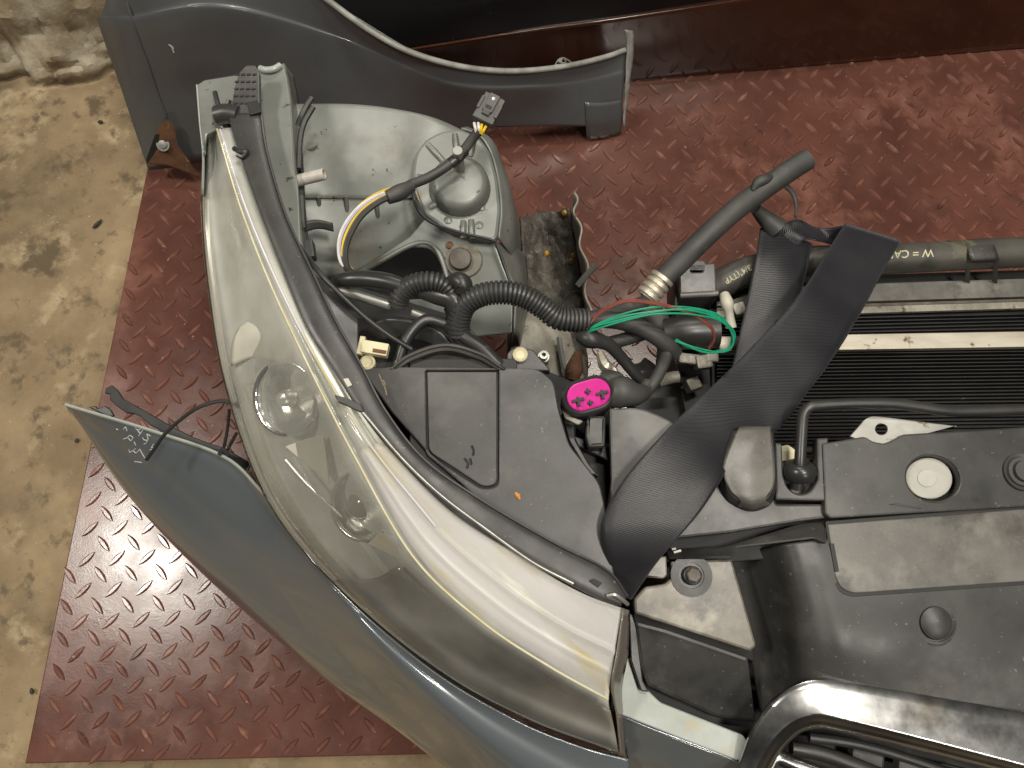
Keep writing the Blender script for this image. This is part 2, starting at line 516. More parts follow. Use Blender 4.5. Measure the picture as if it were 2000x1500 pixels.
def lens_material():
    """yellowed clear plastic: tinted see-through, hazy, glossy on top"""
    m = bpy.data.materials.new('yellowed_clear_plastic')
    m.use_nodes = True
    N, L = m.node_tree.nodes, m.node_tree.links
    N.remove(N['Principled BSDF'])
    out = N['Material Output']
    geo = N.new('ShaderNodeNewGeometry')
    n = N.new('ShaderNodeTexNoise'); n.inputs['Scale'].default_value = 16; n.inputs['Detail'].default_value = 9
    L.new(geo.outputs['Position'], n.inputs['Vector'])
    tr = N.new('ShaderNodeBsdfTransparent'); tr.inputs[0].default_value = (0.97, 0.97, 0.93, 1)
    df = N.new('ShaderNodeBsdfDiffuse'); df.inputs[0].default_value = (0.77, 0.765, 0.70, 1)
    tl = N.new('ShaderNodeBsdfTranslucent'); tl.inputs[0].default_value = (0.6, 0.58, 0.42, 1)
    hz = N.new('ShaderNodeMixShader'); hz.inputs[0].default_value = 0.2
    L.new(df.outputs[0], hz.inputs[1]); L.new(tl.outputs[0], hz.inputs[2])
    at = N.new('ShaderNodeAttribute'); at.attribute_name = 'haze'
    r = N.new('ShaderNodeMapRange'); r.inputs[1].default_value = 0.35; r.inputs[2].default_value = 0.7
    r.inputs[3].default_value = 0.6; r.inputs[4].default_value = 1.35
    L.new(n.outputs['Fac'], r.inputs[0])
    mu = N.new('ShaderNodeMath'); mu.operation = 'MULTIPLY'
    L.new(at.outputs['Fac'], mu.inputs[0]); L.new(r.outputs[0], mu.inputs[1])
    body = N.new('ShaderNodeMixShader')
    L.new(mu.outputs[0], body.inputs[0]); L.new(tr.outputs[0], body.inputs[1]); L.new(hz.outputs[0], body.inputs[2])
    gl = N.new('ShaderNodeBsdfGlossy'); gl.inputs['Roughness'].default_value = 0.09
    fr = N.new('ShaderNodeFresnel'); fr.inputs['IOR'].default_value = 1.5
    bn = N.new('ShaderNodeBump'); bn.inputs['Distance'].default_value = 0.0003
    n2 = N.new('ShaderNodeTexNoise'); n2.inputs['Scale'].default_value = 40
    L.new(geo.outputs['Position'], n2.inputs['Vector']); L.new(n2.outputs['Fac'], bn.inputs['Height'])
    L.new(bn.outputs[0], gl.inputs['Normal']); L.new(bn.outputs[0], fr.inputs['Normal'])
    mx = N.new('ShaderNodeMixShader')
    L.new(fr.outputs[0], mx.inputs[0]); L.new(body.outputs[0], mx.inputs[1]); L.new(gl.outputs[0], mx.inputs[2])
    L.new(mx.outputs[0], out.inputs[0])
    return m
MT['lens'] = lens_material()
# ================================================================== SETTING
# concrete floor, slightly uneven
FZ = -0.10
def floor_fn(v, a, b):
    return Vector((v.x, v.y, v.z + 0.004 * noise.noise(v * 4) + 0.0015 * noise.noise(v * 17)))
fl = loft('floor', [[(-4, -4, FZ), (4, -4, FZ)], [(-4, 4, FZ), (4, 4, FZ)]], 220, 220, MT['concrete'], fn=floor_fn, world=True, sharp=0)
tag(fl, 'stained tan concrete floor', kind='structure')

# red tread plate platform
PO = P(48, 1492, 0)
PX = (P(1000, 1470, 0) - PO).normalized()
PYd = (P(287, 330, 0) - PO).normalized()
plat_poly = [PO, PO + PX * 2.6, PO + PX * 2.6 + PYd * 2.6, PO + PYd * 2.6]
plat = plate('platform', [(v.x, v.y) for v in plat_poly], 0.0, 0.012, MT['tread'], bevel=0.002, world_outline=True)
tag(plat, 'red painted steel tread plate platform', kind='structure')
ins = [PO + PX * 0.03 + PYd * 0.03, PO + PX * 2.55 + PYd * 0.03, PO + PX * 2.55 + PYd * 2.55, PO + PX * 0.03 + PYd * 2.55]
plate('frame', [(v.x, v.y) for v in ins], -0.012, abs(FZ) - 0.006, MT['skirt'], plat, world_outline=True)

# raised treads: a square lattice of lens shaped bars in two directions
LA, LB, LC_ = P(122.5, 1248.5, 0), P(427, 1236, 0), P(168, 1007, 0)
ax = (LB - LA) / 5; ay = (LC_ - LA) / 4
pitch = (ax.length + ay.length) / 2
ax = ax.normalized(); ay = Vector((-ax.y, ax.x, 0))
if ay.dot(LC_ - LA) < 0: ay = -ay

def tread_mesh():
    L_, Wd, Hh = 0.0156, 0.0044, 0.0027
    ring, top = [], []
    n = 6
    for k in range(n + 1):
        t = -1 + 2 * k / n
        ring.append((t * L_, Wd * (1 - t * t) + 0.0004, 0))
    ring2 = [(x, -y, 0) for x, y, z in reversed(ring[1:-1])]
    lo = ring + ring2
    hi = [(x * 0.86, y * 0.46, Hh * (1 - 0.28 * (x / L_) ** 2)) for x, y, z in lo]
    verts = [Vector((x, y, -0.0004)) for x, y, z in lo] + [Vector(v) for v in hi]
    m = len(lo)
    faces = [(k, (k + 1) % m, m + (k + 1) % m, m + k) for k in range(m)] + [tuple(m + k for k in range(m))]
    return verts, faces
tv, tf = tread_mesh()
tread_me = bpy.data.meshes.new('tread')
tread_me.from_pydata(tv, [], tf)
tread_me.shade_smooth(); tread_me.set_sharp_from_angle(angle=R(42))
tread_me.materials.append(MT['tread_top'])

CAR_SIL = [(128, 788), (400, 870), (445, 750), (395, 330), (385, 160), (560, 120), (566, 203), (720, 205), (900, 245), (985, 340), (1028, 430), (1110, 410), (1150, 620),
           (1330, 520), (1480, 450), (1640, 440), (1700, 475), (2000, 470), (2000, 1500), (880, 1500), (480, 1195), (250, 975)]
FEN_SIL = [(195, 45), (225, 0), (640, 0), (800, 105), (1000, 137), (1222, 60), (1215, 265), (1145, 272), (900, 255), (385, 330), (290, 330)]
spots = []
inv = Matrix(((PX.x, PYd.x), (PX.y, PYd.y))).inverted()
for i in range(-30, 75):
    for j in range(-20, 70):
        for k in (0, 1):
            p = LA + ax * (pitch * (i + 0.5 * k)) + ay * (pitch * (j + 0.5 * k))
            q = inv @ Vector((p.x - PO.x, p.y - PO.y))
            if not (0.008 < q.x < 2.0 and 0.008 < q.y < 1.75):
                continue
            x, y = pix(p)
            vis = -20 < x < 2020 and -20 < y < 1520 and not inside(x, y, CAR_SIL) and not inside(x, y, FEN_SIL)
            d = (p - Vector((0, 0, CAMH))).length
            ang = math.atan2(ax.y, ax.x) + (R(-50) if k == 0 else R(44))
            spots.append((not vis, d, p, ang + random.uniform(-0.03, 0.03)))
spots.sort(key=lambda s: (s[0], s[1]))
for hid, d, p, a in spots[:300]:
    t = bpy.data.objects.new('tread', tread_me)
    COL.objects.link(t)
    t.parent = plat
    t.location = p - WLOC[plat] + Vector((0, 0, 0))
    t.rotation_euler = (0, 0, a)
rest = []
for hid, d, p, a in spots[300:]:
    m = Matrix.Translation(p) @ Matrix.Rotation(a, 4, 'Z')
    rest.append(([m @ v for v in tv], tf))
v, f = merge(rest)
o = obj('tread_field', v, f, MT['tread_top'], plat, 42)
o['kind'] = 'stuff'

# crumpled sheet standing along the floor in the far corner
sheet = thing('wall_sheet', 'dirty crumpled white wall sheeting standing on the concrete in the corner', 'sheeting', P(100, 133, FZ))
def crumple(seed, amp):
    def fn(v, a, b):
        q = v * 9 + Vector((seed, 0, 0))
        d = amp * (abs(noise.noise(q * 1.4)) * 1.3 + 0.9 * abs(noise.noise(q * 3.1)) + 0.45 * abs(noise.noise(q * 7)))
        return Vector((v.x + 0.3 * d, v.y - d * 0.9, v.z + 0.4 * d * (a > 0.02)))
    return fn
def wallpt(px, py, h, back=0.0):
    p = P(px, py, FZ + 0.012)
    return (p.x - 0.2 * back, p.y + back, FZ + 0.012 + h)
loft('sheet_panel', [[wallpt(-260, 175, 0), wallpt(-90, 158, 0), wallpt(0, 146, 0), wallpt(72, 131, 0)],
                     [wallpt(-260, 175, .10, .03), wallpt(-90, 158, .10, .03), wallpt(-20, 146, .10, .03), wallpt(58, 131, .10, .035)],
                     [wallpt(-260, 175, .45, .06), wallpt(-90, 158, .45, .06), wallpt(-40, 146, .45, .06), wallpt(10, 131, .45, .05)]],
     22, 18, MT['tarp'], sheet, thick=0.004, fn=crumple(3.1, 0.013), world=True, sharp=26)
loft('sheet_panel', [[wallpt(70, 141, 0, -.015), wallpt(120, 140, 0, -.01), wallpt(175, 138, 0), wallpt(225, 120, 0), wallpt(330, 105, 0)],
                     [wallpt(55, 141, .10, .03), wallpt(120, 140, .10, .03), wallpt(175, 138, .10, .03), wallpt(235, 120, .10, .03), wallpt(330, 105, .10, .03)],
                     [wallpt(10, 141, .45, .06), wallpt(110, 140, .45, .06), wallpt(175, 138, .45, .06), wallpt(240, 120, .45, .06), wallpt(330, 105, .45, .06)]],
     22, 20, MT['tarp'], sheet, thick=0.004, fn=crumple(8.7, 0.016), world=True, sharp=26)
c = P(38, 46, -0.035) + Vector((0, -0.03, 0.0))
lathe('screw', c, [(0.006, -0.01), (0.006, 0.001), (0.0045, 0.004), (0.001, 0.005)], MT['steel'], sheet, axis=(0.1, -0.8, 0.6), seg=14)

# small debris on the floor
for k, (x, y, s, r) in enumerate([(190, 437, 12, 0.9), (196, 238, 5, 0.3), (150, 860, 4, 1.0), (62, 1350, 5, 2.0)]):
    c = P(x, y, FZ + 0.006)
    l = s * 0.0009
    v, f = sweep([c + Vector((math.cos(r), math.sin(r), 0)) * l * t for t in (-1, -0.4, 0.3, 1)], [0.0012, 0.003, 0.0028, 0.001], 6)
    o = obj('debris_chip', v, f, MT['debris'])
    tag(o, ['largest black sliver lying on the concrete beside the red platform', 'small dark chip on the concrete near the fender edge',
            'small dark chip on the concrete left of the bumper corner', 'small dark chip on the concrete near the lower left corner'][k], 'debris', 'loose chips on the concrete')

# ================================================================== LOOSE FENDER
fen = thing('fender', 'loose dark grey car fender with wheel arch cutout lying behind the headlight', 'fender', P(700, 240, 0))
rows = [
    [(290, 332, .03), (342, 326, .04), (480, 300, .05), (700, 275, .05), (900, 252, .05), (1060, 246, .045), (1140, 246, .04), (1213, 240, .025)],
    [(243, 190, .125), (296, 190, .145), (450, 170, .155), (680, 190, .12), (890, 212, .10), (1050, 212, .08), (1140, 208, .07), (1216, 205, .05)],
    [(194, 48, .23), (262, 48, .255), (430, 30, .265), (660, 84, .20), (880, 170, .15), (1045, 175, .12), (1140, 165, .10), (1219, 150, .09)],
    [(200, 28, .243), (264, 25, .266), (430, 0, .28), (652, 62, .214), (873, 154, .163), (1043, 163, .129), (1140, 152, .108), (1220, 132, .10)],
    [(226, -60, .30), (252, -60, .32), (430, -110, .33), (640, 0, .26), (858, 122, .19), (1040, 139, .15), (1140, 124, .13), (1222, 98, .12)]]
pan = loft('panel', rows, 30, 90, MT['fender'], fen, thick=0.0015)
arch = [(560, -60, .295), (640, 0, .262), (720, 58, .235), (800, 101, .21), (900, 130, .182), (1000, 139, .16), (1100, 130, .14), (1180, 112, .128), (1222, 97, .122)]
tube('arch_lip', arch, 0.0042, MT['fender_edge'], fen, seg=8, n=70)
tube('edge_fold', [hit(x, y, pan, .0002) for x, y in ((248, 4), (262, 50), (285, 112), (308, 180), (326, 228))], 0.0022, MT['fender'], fen, seg=8, world=True)
# end flap and flange
loft('end_flap', [[(1143, 200, .078), (1180, 200, .070), (1214, 195, .062)], [(1144, 240, .045), (1180, 238, .04), (1216, 228, .035)], [(1146, 271, .008), (1180, 268, .007), (1212, 260, .006)]],
     10, 10, MT['fender'], fen, thick=0.002)
loft('end_flange', [[(1222, 58, .16), (1224, 100, .124), (1222, 170, .08), (1217, 245, .025)], [(1236, 60, .15), (1236, 105, .115), (1228, 175, .07), (1219, 250, .018)]], 4, 24, MT['fender_edge'], fen, thick=0.0018,
     fn=lambda v, a, b: v + Vector((0.002 * noise.noise(v * 90), 0, 0)))
plate('tab', fillet([(1082, 128), (1090, 114), (1100, 110), (1112, 116), (1120, 124)], 4), plane3((1082, 128, .142), (1100, 110, .15), (1120, 124, .138)), 0.002, MT['fender_edge'], fen, holes=[ell(1101, 118, 4, 3, 12)])
# rusty bracket at the lower corner
def on_fender(px, py, up):
    return (px, py, hit(px, py, pan, 0).z + up)
fb = plane3(on_fender(322, 240, .012), on_fender(304, 305, .016), on_fender(365, 300, .014))
br = plate('bracket', fillet([(312, 240), (326, 232), (338, 242), (348, 285), (372, 318), (388, 345), (330, 322), (284, 318), (300, 280)], 8), fb, 0.003, MT['rust'], fen, bevel=0.0008)
c = PF(319, 282, fb)
lathe('bolt', c, [(0.010, 0), (0.010, 0.002), (0.006, 0.002), (0.006, 0.0045), (0.001, 0.005)], MT['steel'], fen, axis=(0, -0.55, 0.8), seg=16)
plate('recess', [(303, 262), (311, 262), (306, 290), (288, 318), (285, 312)], lambda x, y: fb(x, y) + 0.0012, 0.002, MT['void'], fen, bevel=0.0002)
strokes('paint_chip', [[(330, 86), (336, 92), (340, 102)], [(334, 88), (339, 94)]], pan, 0.0012, MT['chalk'], fen)

# ================================================================== PANELS BEHIND
mar = loft('maroon_panel', [
    [(600, 209, 0.001), (1000, 177, .001), (1230, 157, .001), (1600, 125, .001), (2000, 92, .001), (2350, 64, .001)],
    [(600, 195, .02), (1000, 162, .02), (1230, 142, .02), (1600, 108, .02), (2000, 72, .02), (2350, 42, .02)],
    [(600, 160, .09), (1000, 115, .09), (1230, 88, .09), (1600, 48, .10), (2000, 0, .10), (2350, -40, .10)],
    [(600, 126, .165), (1000, 62, .17), (1230, 30, .175), (1600, -28, .18), (2000, -95, .19), (2350, -150, .19)]], 30, 40, MT['maroon'], thick=0.003, offset=-1)
tag(mar, 'long glossy dark maroon sill panel standing along the back of the platform', 'car panel')
drk = loft('dark_door_panel', [
    [(500, 150, .10), (800, 118, .12), (1000, 68, .15), (1230, 34, .16), (1600, -25, .165), (2000, -95, .17)],
    [(500, 20, .22), (800, 20, .23), (1000, -10, .24), (1230, -40, .25), (1600, -90, .25), (2000, -160, .25)],
    [(500, -120, .33), (800, -120, .34), (1000, -140, .35), (1230, -160, .36), (1600, -220, .36), (2000, -280, .36)]], 20, 40, MT['darkpanel'], thick=0.003, offset=1,
    fn=lambda v, a, b: v + Vector((0, 0.03, -0.03)))
tag(drk, 'glossy dark grey car door panel leaning behind the maroon panel', 'car panel')
# ================================================================== CAR FRONT END
car = thing('car_front_end', 'grey car front end with yellowed headlight cut off and set on the red platform', 'car front', P(800, 900, 0))

# ---------------------------------------------------------------- bumper
U = [(128, 790, .36), (300, 842, .362), (440, 893, .37), (517, 965, .38), (640, 1128, .395), (830, 1298, .41), (1000, 1402, .415), (1130, 1456, .418), (1228, 1482, .415)]
B = [(131, 793, .357), (302, 848, .358), (442, 903, .366), (525, 990, .374), (648, 1143, .39), (800, 1288, .404), (960, 1400, .409), (1110, 1478, .412), (1226, 1530, .408)]
A = [(134, 797, .353), (298, 862, .352), (430, 925, .358), (520, 1020, .364), (643, 1150, .386), (752, 1272, .397), (890, 1405, .401), (1040, 1520, .402), (1200, 1610, .40)]
M1 = [(140, 803, .345), (270, 890, .33), (370, 970, .325), (460, 1060, .325), (570, 1170, .33), (690, 1290, .335), (830, 1420, .335), (980, 1560, .33), (1150, 1660, .33)]
S = [(150, 815, .325), (230, 935, .28), (310, 1030, .26), (410, 1130, .25), (520, 1228, .25), (640, 1330, .25), (770, 1420, .25), (920, 1530, .25), (1090, 1620, .25)]
T = [(165, 815, .25), (250, 935, .18), (335, 1020, .14), (435, 1115, .12), (545, 1208, .11), (665, 1308, .11), (795, 1396, .11), (945, 1500, .11), (1110, 1590, .11)]
T2 = [(200, 860, .06), (300, 950, .03), (385, 1020, .012), (485, 1100, .012), (590, 1190, .012), (700, 1280, .012), (820, 1370, .012), (960, 1470, .012), (1120, 1560, .012)]
bump = loft('bumper_cover', [U, B, A, M1, S, T, T2], 60, 110, MT['paint'], car, thick=0.0025, offset=0)
tube('edge_lip', [(x, y, z + 0.0008) for x, y, z in U[:4]], 0.0016, MT['paint_pale'], bump, seg=6, n=40)
chalk = [[(264, 830), (270, 838), (277, 836), (281, 832)], [(270, 838), (276, 845), (281, 838)], [(276, 845), (273, 850)],
         [(296, 851), (289, 847), (291, 857), (284, 858), (280, 853)], [(291, 857), (287, 864), (283, 866)], [(302, 866), (298, 873), (304, 872), (299, 876), (295, 877)],
         [(262, 853), (256, 849), (252, 853), (258, 859), (262, 853)], [(252, 853), (243, 856)], [(264, 861), (267, 868)],
         [(254, 877), (256, 882), (262, 879), (268, 883), (275, 876)], [(262, 879), (266, 875)], [(275, 876), (280, 885), (285, 893)],
         [(265, 900), (279, 902)], [(229, 836), (232, 838)], [(243, 837), (247, 833), (250, 840)]]
strokes('chalk_mark', chalk, bump, 0.00045, MT['chalk'], bump, off=.0014)['label'] = 'white handwritten marker figures on the bumper corner'
# pale top flange next to the grille and the face in front of it
fp = flat(0.440)
plate('top_flange', fillet([(1210, 1288), (1232, 1285), (1252, 1335), (1290, 1372), (1452, 1436), (1475, 1475), (1440, 1486), (1330, 1443), (1193, 1388), (1196, 1340)], 6), fp, 0.004, MT['paint_pale'], bump, bevel=0.0012)
loft('bumper_face', [[(1194, 1388, .437), (1262, 1418, .437), (1330, 1443, .437), (1440, 1486, .437), (1600, 1560, .436)],
                    [(1196, 1396, .432), (1262, 1426, .431), (1328, 1452, .431), (1436, 1496, .431), (1590, 1570, .43)],
                    [(1225, 1478, .40), (1270, 1500, .395), (1330, 1530, .395), (1430, 1570, .39), (1580, 1640, .39)],
                    [(1215, 1560, .33), (1280, 1590, .33), (1340, 1610, .33), (1420, 1650, .33), (1560, 1720, .33)]], 16, 30, MT['paint'], bump, thick=0.0025)
# serrated plastic bracket behind the corner of the bumper
pb = plane3((205, 760, .31), (330, 840, .32), (470, 915, .33))
up_e = [(206, 758), (218, 752), (228, 760), (240, 778), (270, 795), (300, 812), (335, 832), (370, 850), (400, 862), (440, 875), (490, 905)]
lo_e = [(480, 925), (440, 905), (412, 895), (400, 884), (375, 878), (360, 868), (330, 850), (318, 848), (308, 838), (292, 830), (272, 812), (262, 808), (246, 806), (226, 792), (214, 780), (215, 770), (204, 768)]
plate('corner_bracket', up_e + lo_e, pb, 0.004, MT['black_gloss'], bump)
plate('corner_bracket', fillet([(172, 795), (186, 792), (190, 798), (205, 792), (216, 800), (222, 812), (212, 815)], 3), flat(.335), 0.004, MT['black_gloss'], bump)
tube('cable_tie', [(448, 800, .40), (444, 840, .385), (436, 880, .37)], 0.0015, MT['black_gloss'], bump, seg=6)
tube('cable_tie', [(462, 846, .39), (452, 864, .38), (444, 880, .37)], 0.0015, MT['black_gloss'], bump, seg=6)
tube('cable_tie', [(428, 888, .374), (436, 878, .376), (448, 890, .374)], 0.002, MT['black_gloss'], bump, seg=6)

# ---------------------------------------------------------------- headlight
O_ = [(404, 258, .475), (397, 400, .462), (410, 560, .447), (443, 750, .432), (520, 965, .417), (650, 1133, .415), (850, 1303, .42), (1030, 1404, .425), (1208, 1470, .43)]
M_ = [(412, 255, .495), (425, 400, .488), (452, 560, .478), (503, 750, .468), (588, 945, .460), (730, 1132, .456), (912, 1284, .456), (1070, 1366, .456), (1200, 1424, .456)]
C_ = [(424, 252, .513), (468, 400, .520), (530, 560, .521), (606, 722, .518), (692, 890, .510), (806, 1086, .502), (938, 1212, .496), (1070, 1300, .490), (1188, 1366, .484)]
D_ = [(430, 252, .515), (480, 405, .5225), (546, 560, .5235), (626, 715, .5205), (722, 868, .516), (850, 1028, .511), (985, 1146, .506), (1100, 1225, .501), (1200, 1275, .496)]
N_ = [(456, 248, .516), (514, 412, .523), (582, 560, .523), (662, 720, .5205), (760, 866, .518), (895, 1003, .515), (1030, 1096, .512), (1130, 1155, .508), (1216, 1188, .504)]
def lower(rw, d, k=1.0, sh=0):
    return [(x, y, z - d) for x, y, z in rw]
def mixrow(a, b, t, dz=0):
    return [tuple(p + (q - p) * t for p, q in zip(u, w))[:2] + (u[2] + (w[2] - u[2]) * t + dz,) for u, w in zip(a, b)]
# housing behind the lens: pale bezel with a deep bowl side
hl = loft('headlight', [lower(O_, .010), mixrow(O_, M_, 0.7, -.026), mixrow(M_, C_, 0.5, -.030), mixrow(M_, C_, 0.95, -.020), mixrow(C_, D_, 0.8, -.012), lower(N_, .010)], 40, 90, MT['bezel'], car, thick=0.002)
hl['label'] = 'long yellowed headlight sweeping from wing to grille'
lens = loft('lens', [O_, mixrow(O_, M_, .35, .009), M_, C_, D_, N_], 48, 140, MT['lens'], hl, sharp=0)
me = lens.data
at = me.attributes.new('haze', 'FLOAT', 'POINT')
nu = 140
vals = []
for k in range(len(me.vertices)):
    b, a = (k % nu) / (nu - 1), (k // nu) / 47
    rear = max(0, min(1, (0.46 - b) / 0.22))
    top = max(0, min(1, (a - 0.56) / 0.1))
    h = 0.20 + 0.38 * rear + 0.05 * top * (1 - rear)
    edge = max(0, 1 - abs(a - 0.6) / 0.035)
    h += 0.35 * edge + 0.3 * max(0, 1 - a / 0.05)
    vals.append(min(0.93, h))
at.data.foreach_set('value', vals)
tube('edge_line', [(x, y, z + .0003) for x, y, z in D_[:6]], 0.0008, MT['frosted'], hl, seg=6, n=90)  # pale thread that paints the bright highlight along the lens ridge
tube('edge_line', [(x, y, z + .0003) for x, y, z in C_], 0.0009, M('yellowed_edge', (0.62, 0.58, 0.42), (0.50, 0.44, 0.22), 40, 0.25), hl, seg=6, n=120)
tube('rim', [(x - 1, y + 1, z - .001) for x, y, z in O_], 0.0018, MT['lens'], hl, seg=6, n=90)
# silver reflector trough and bowls
def seg_rows(r, i0, i1):
    return r[i0:i1]
loft('reflector', [seg_rows(mixrow(O_, M_, .5, -.018), 3, 7), seg_rows(mixrow(M_, C_, .3, -.030), 3, 7), seg_rows(mixrow(M_, C_, .7, -.024), 3, 7), seg_rows(mixrow(C_, D_, .2, -.008), 3, 7)], 16, 40, MT['reflector'], hl, thick=0.001)
def bowl(px, py, z, r, depth, name='reflector_bowl', axis=(-0.35, -0.35, 0.75), mat=None):
    prof = [(r * 1.08, 0.002), (r, 0.002)] + [(r * math.cos(t), -depth * math.sin(t)) for t in [k * math.pi / 2 / 8 for k in range(1, 9)]]
    return lathe(name, P(px, py, z), prof, mat or MT['reflector'], hl, axis=axis, seg=32)
for bx_, by_, bz_, br_ in ((556, 778, .480, .029), (706, 988, .472, .027)):
    lathe('reflector_bowl', P(bx_, by_, bz_), [(br_ * 1.12, -.004), (br_ * 1.10, .001), (br_, .001)] + [(br_ * math.cos(t), .001 - .017 * math.sin(t)) for t in [k * math.pi / 2 / 8 for k in range(1, 9)]],
          MT['chrome_in'], hl, axis=(-.32, -.28, .8), seg=40, sharp=0, lid=False)
lathe('bulb', P(556, 778, .474), [(0.0075, -0.008), (0.0072, 0.000), (0.005, 0.005), (0.001, 0.0065)], MT['reflector'], hl, axis=(-.32, -.28, .8), seg=20)
lathe('projector_lens', P(706, 988, .462), [(0.014, -0.006), (0.0135, 0.0), (0.0105, 0.005), (0.006, 0.0078), (0.001, 0.0085)], MT['dark_glass_refl'], hl, axis=(-.35, -.4, .75), seg=28)
# hood over the upper bowl and the beige divider plates
loft('bowl_hood', [[(468, 640, .474), (505, 618, .488), (556, 634, .499)], [(455, 668, .472), (505, 655, .488), (572, 672, .497)], [(452, 715, .462), (500, 700, .472), (580, 715, .482)]], 12, 14, MT['beige'], hl, thick=0.002)
fd = plane3((575, 868, .474), (640, 848, .488), (642, 946, .470))
plate('divider', fillet([(556, 872), (600, 856), (632, 850), (636, 880), (643, 945)], 3), fd, 0.003, MT['beige'], hl, bevel=0.0006)
plate('divider', fillet([(718, 1062), (742, 1040), (772, 1048), (802, 1086), (796, 1100)], 3), plane3((718, 1062, .468), (742, 1040, .482), (800, 1090, .474)), 0.003, MT['frosted'], hl, bevel=0.0006)
tube('trim_rib', [(558, 898, .466), (590, 935, .466), (630, 975, .465), (668, 1010, .464)], 0.0011, MT['reflector'], hl, seg=8)
# frosted strip between the crease and the seal, ribbed lengthwise
def rib_fn(v, a, b):
    return v + Vector((0, 0, 0.0022 * math.exp(-((a - 0.55) / 0.03) ** 2) + 0.0016 * math.exp(-((a - 0.36) / 0.03) ** 2)))
loft('frosted_strip', [seg_rows(lower(C_, .006), 4, 9), seg_rows(mixrow(C_, D_, .5, -.005), 4, 9), seg_rows(mixrow(D_, N_, .3, -.004), 4, 9), seg_rows(lower(N_, .004), 4, 9)], 50, 60, MT['frosted'], hl, thick=0.001, fn=rib_fn)
loft('reflection_strip', [seg_rows(lower(O_, .006), 5, 9), seg_rows(mixrow(O_, M_, .5, -.006), 5, 9), seg_rows(mixrow(M_, C_, .1, -.009), 5, 9), seg_rows(mixrow(M_, C_, .6, -.010), 5, 9)], 16, 50, MT['dark_glass_refl'], hl, thick=0.001)  # dark floor reflection on the lens flank, built as a brown strip
plate('marker_tag', [(1015, 1078), (1022, 1074), (1045, 1090), (1040, 1098)], plane3((1015, 1078, .515), (1022, 1074, .516), (1045, 1092, .514)), 0.0008, MT['white_wire'], hl, bevel=0.0002)
# end cap of the lens next to the grille
loft('end_cap', [[(1217, 1188, .504), (1204, 1275, .496), (1194, 1340, .489), (1204, 1400, .456), (1211, 1470, .43)], [(1228, 1192, .49), (1226, 1275, .47), (1214, 1345, .46), (1218, 1410, .43), (1222, 1478, .41)]], 5, 24, MT['dark_glass_refl'], hl, thick=0.001)

# black seal trim along the headlight
TL = [(448, 222, .529), (470, 300, .531), (512, 420, .532), (560, 540, .531), (602, 640, .529), (650, 716, .527), (708, 806, .525), (778, 893, .522), (890, 1002, .519), (1040, 1096, .516), (1150, 1157, .512), (1213, 1182, .508)]
TR = [(508, 222, .528), (520, 300, .530), (556, 420, .530), (612, 540, .529), (656, 632, .527), (702, 712, .525), (752, 805, .522), (826, 898, .519), (935, 976, .516), (1076, 1059, .513), (1182, 1114, .509), (1224, 1166, .506)]
seal = loft('headlight_seal', [lower(TL, .006), TL, mixrow(TL, TR, .5, .0015), TR, lower(TR, .008)], 14, 130, MT['black'], car, thick=0.0015)
tube('edge_line', [(x + 2, y - 1, z + .0012) for x, y, z in TR], 0.0012, MT['black_gloss'], seal, seg=6, n=120)
tube('chrome_strip', [(706, 802, .526), (786, 896, .524), (862, 968, .522), (950, 1034, .5205), (1040, 1098, .518), (1120, 1140, .5155)], 0.0014, MT['steel'], seal, seg=8, n=80)
plate('slot', fillet([(670, 740), (680, 738), (688, 752), (679, 756)], 2), plane3((670, 740, .5295), (680, 738, .529), (688, 752, .5285)), 0.001, MT['beige'], seal, bevel=0.0002)
plate('slot', fillet([(1150, 1134), (1160, 1130), (1176, 1138), (1168, 1148)], 2), plane3((1150, 1134, .5155), (1160, 1130, .5155), (1176, 1140, .5145)), 0.001, MT['void'], seal, bevel=0.0002)
plate('catch', fillet([(652, 770), (676, 776), (706, 790), (712, 806), (700, 804), (676, 792), (660, 786)], 3), plane3((652, 770, .530), (706, 790, .528), (700, 804, .528)), 0.003, MT['black'], seal)
tube('clip', [(1186, 1164, .514), (1200, 1162, .516), (1214, 1170, .514), (1226, 1180, .508)], 0.0016, MT['steel'], seal, seg=6)
# ribbed bracket at the rear end of the seal
fbk = plane3((450, 215, .531), (480, 126, .540), (508, 230, .529))
rb = plate('end_bracket', fillet([(452, 205), (458, 172), (466, 142), (480, 127), (498, 127), (506, 140), (507, 200), (506, 236), (470, 238), (444, 222)], 5), fbk, 0.006, MT['black'], seal)
sl = []
for r_ in range(5):
    for c_ in range(4):
        x, y = 464 + c_ * 11 + r_ * -1.0, 146 + r_ * 14
        p = PF(x, y, fbk)
        sl.append(box_geo(p + Vector((0, 0, 0.0002)), (0.0034, 0.0016, 0.001), (0, 0, 0.15), 0))
v, f = merge(sl)
obj('vent_slots', v, f, MT['void'], seal)
tube('end_bracket', [(420, 180, .528), (424, 196, .528), (430, 212, .527), (440, 215, .527), (448, 195, .530)], 0.0022, MT['black_gloss'], seal, seg=7)
tube('hinge_barrel', [(424, 226, .522), (445, 222, .524), (470, 226, .526)], 0.0085, MT['black'], seal, seg=12)
box('recess', PF(497, 212, fbk) + Vector((0, 0, .0005)), (0.010, 0.013, 0.003), MT['void'], seal, (0, 0, 0.3))
tube('clip', [(457, 290, .534), (470, 296, .536), (482, 296, .535), (474, 306, .534), (464, 302, .534)], 0.0022, MT['black_gloss'], seal, seg=7)

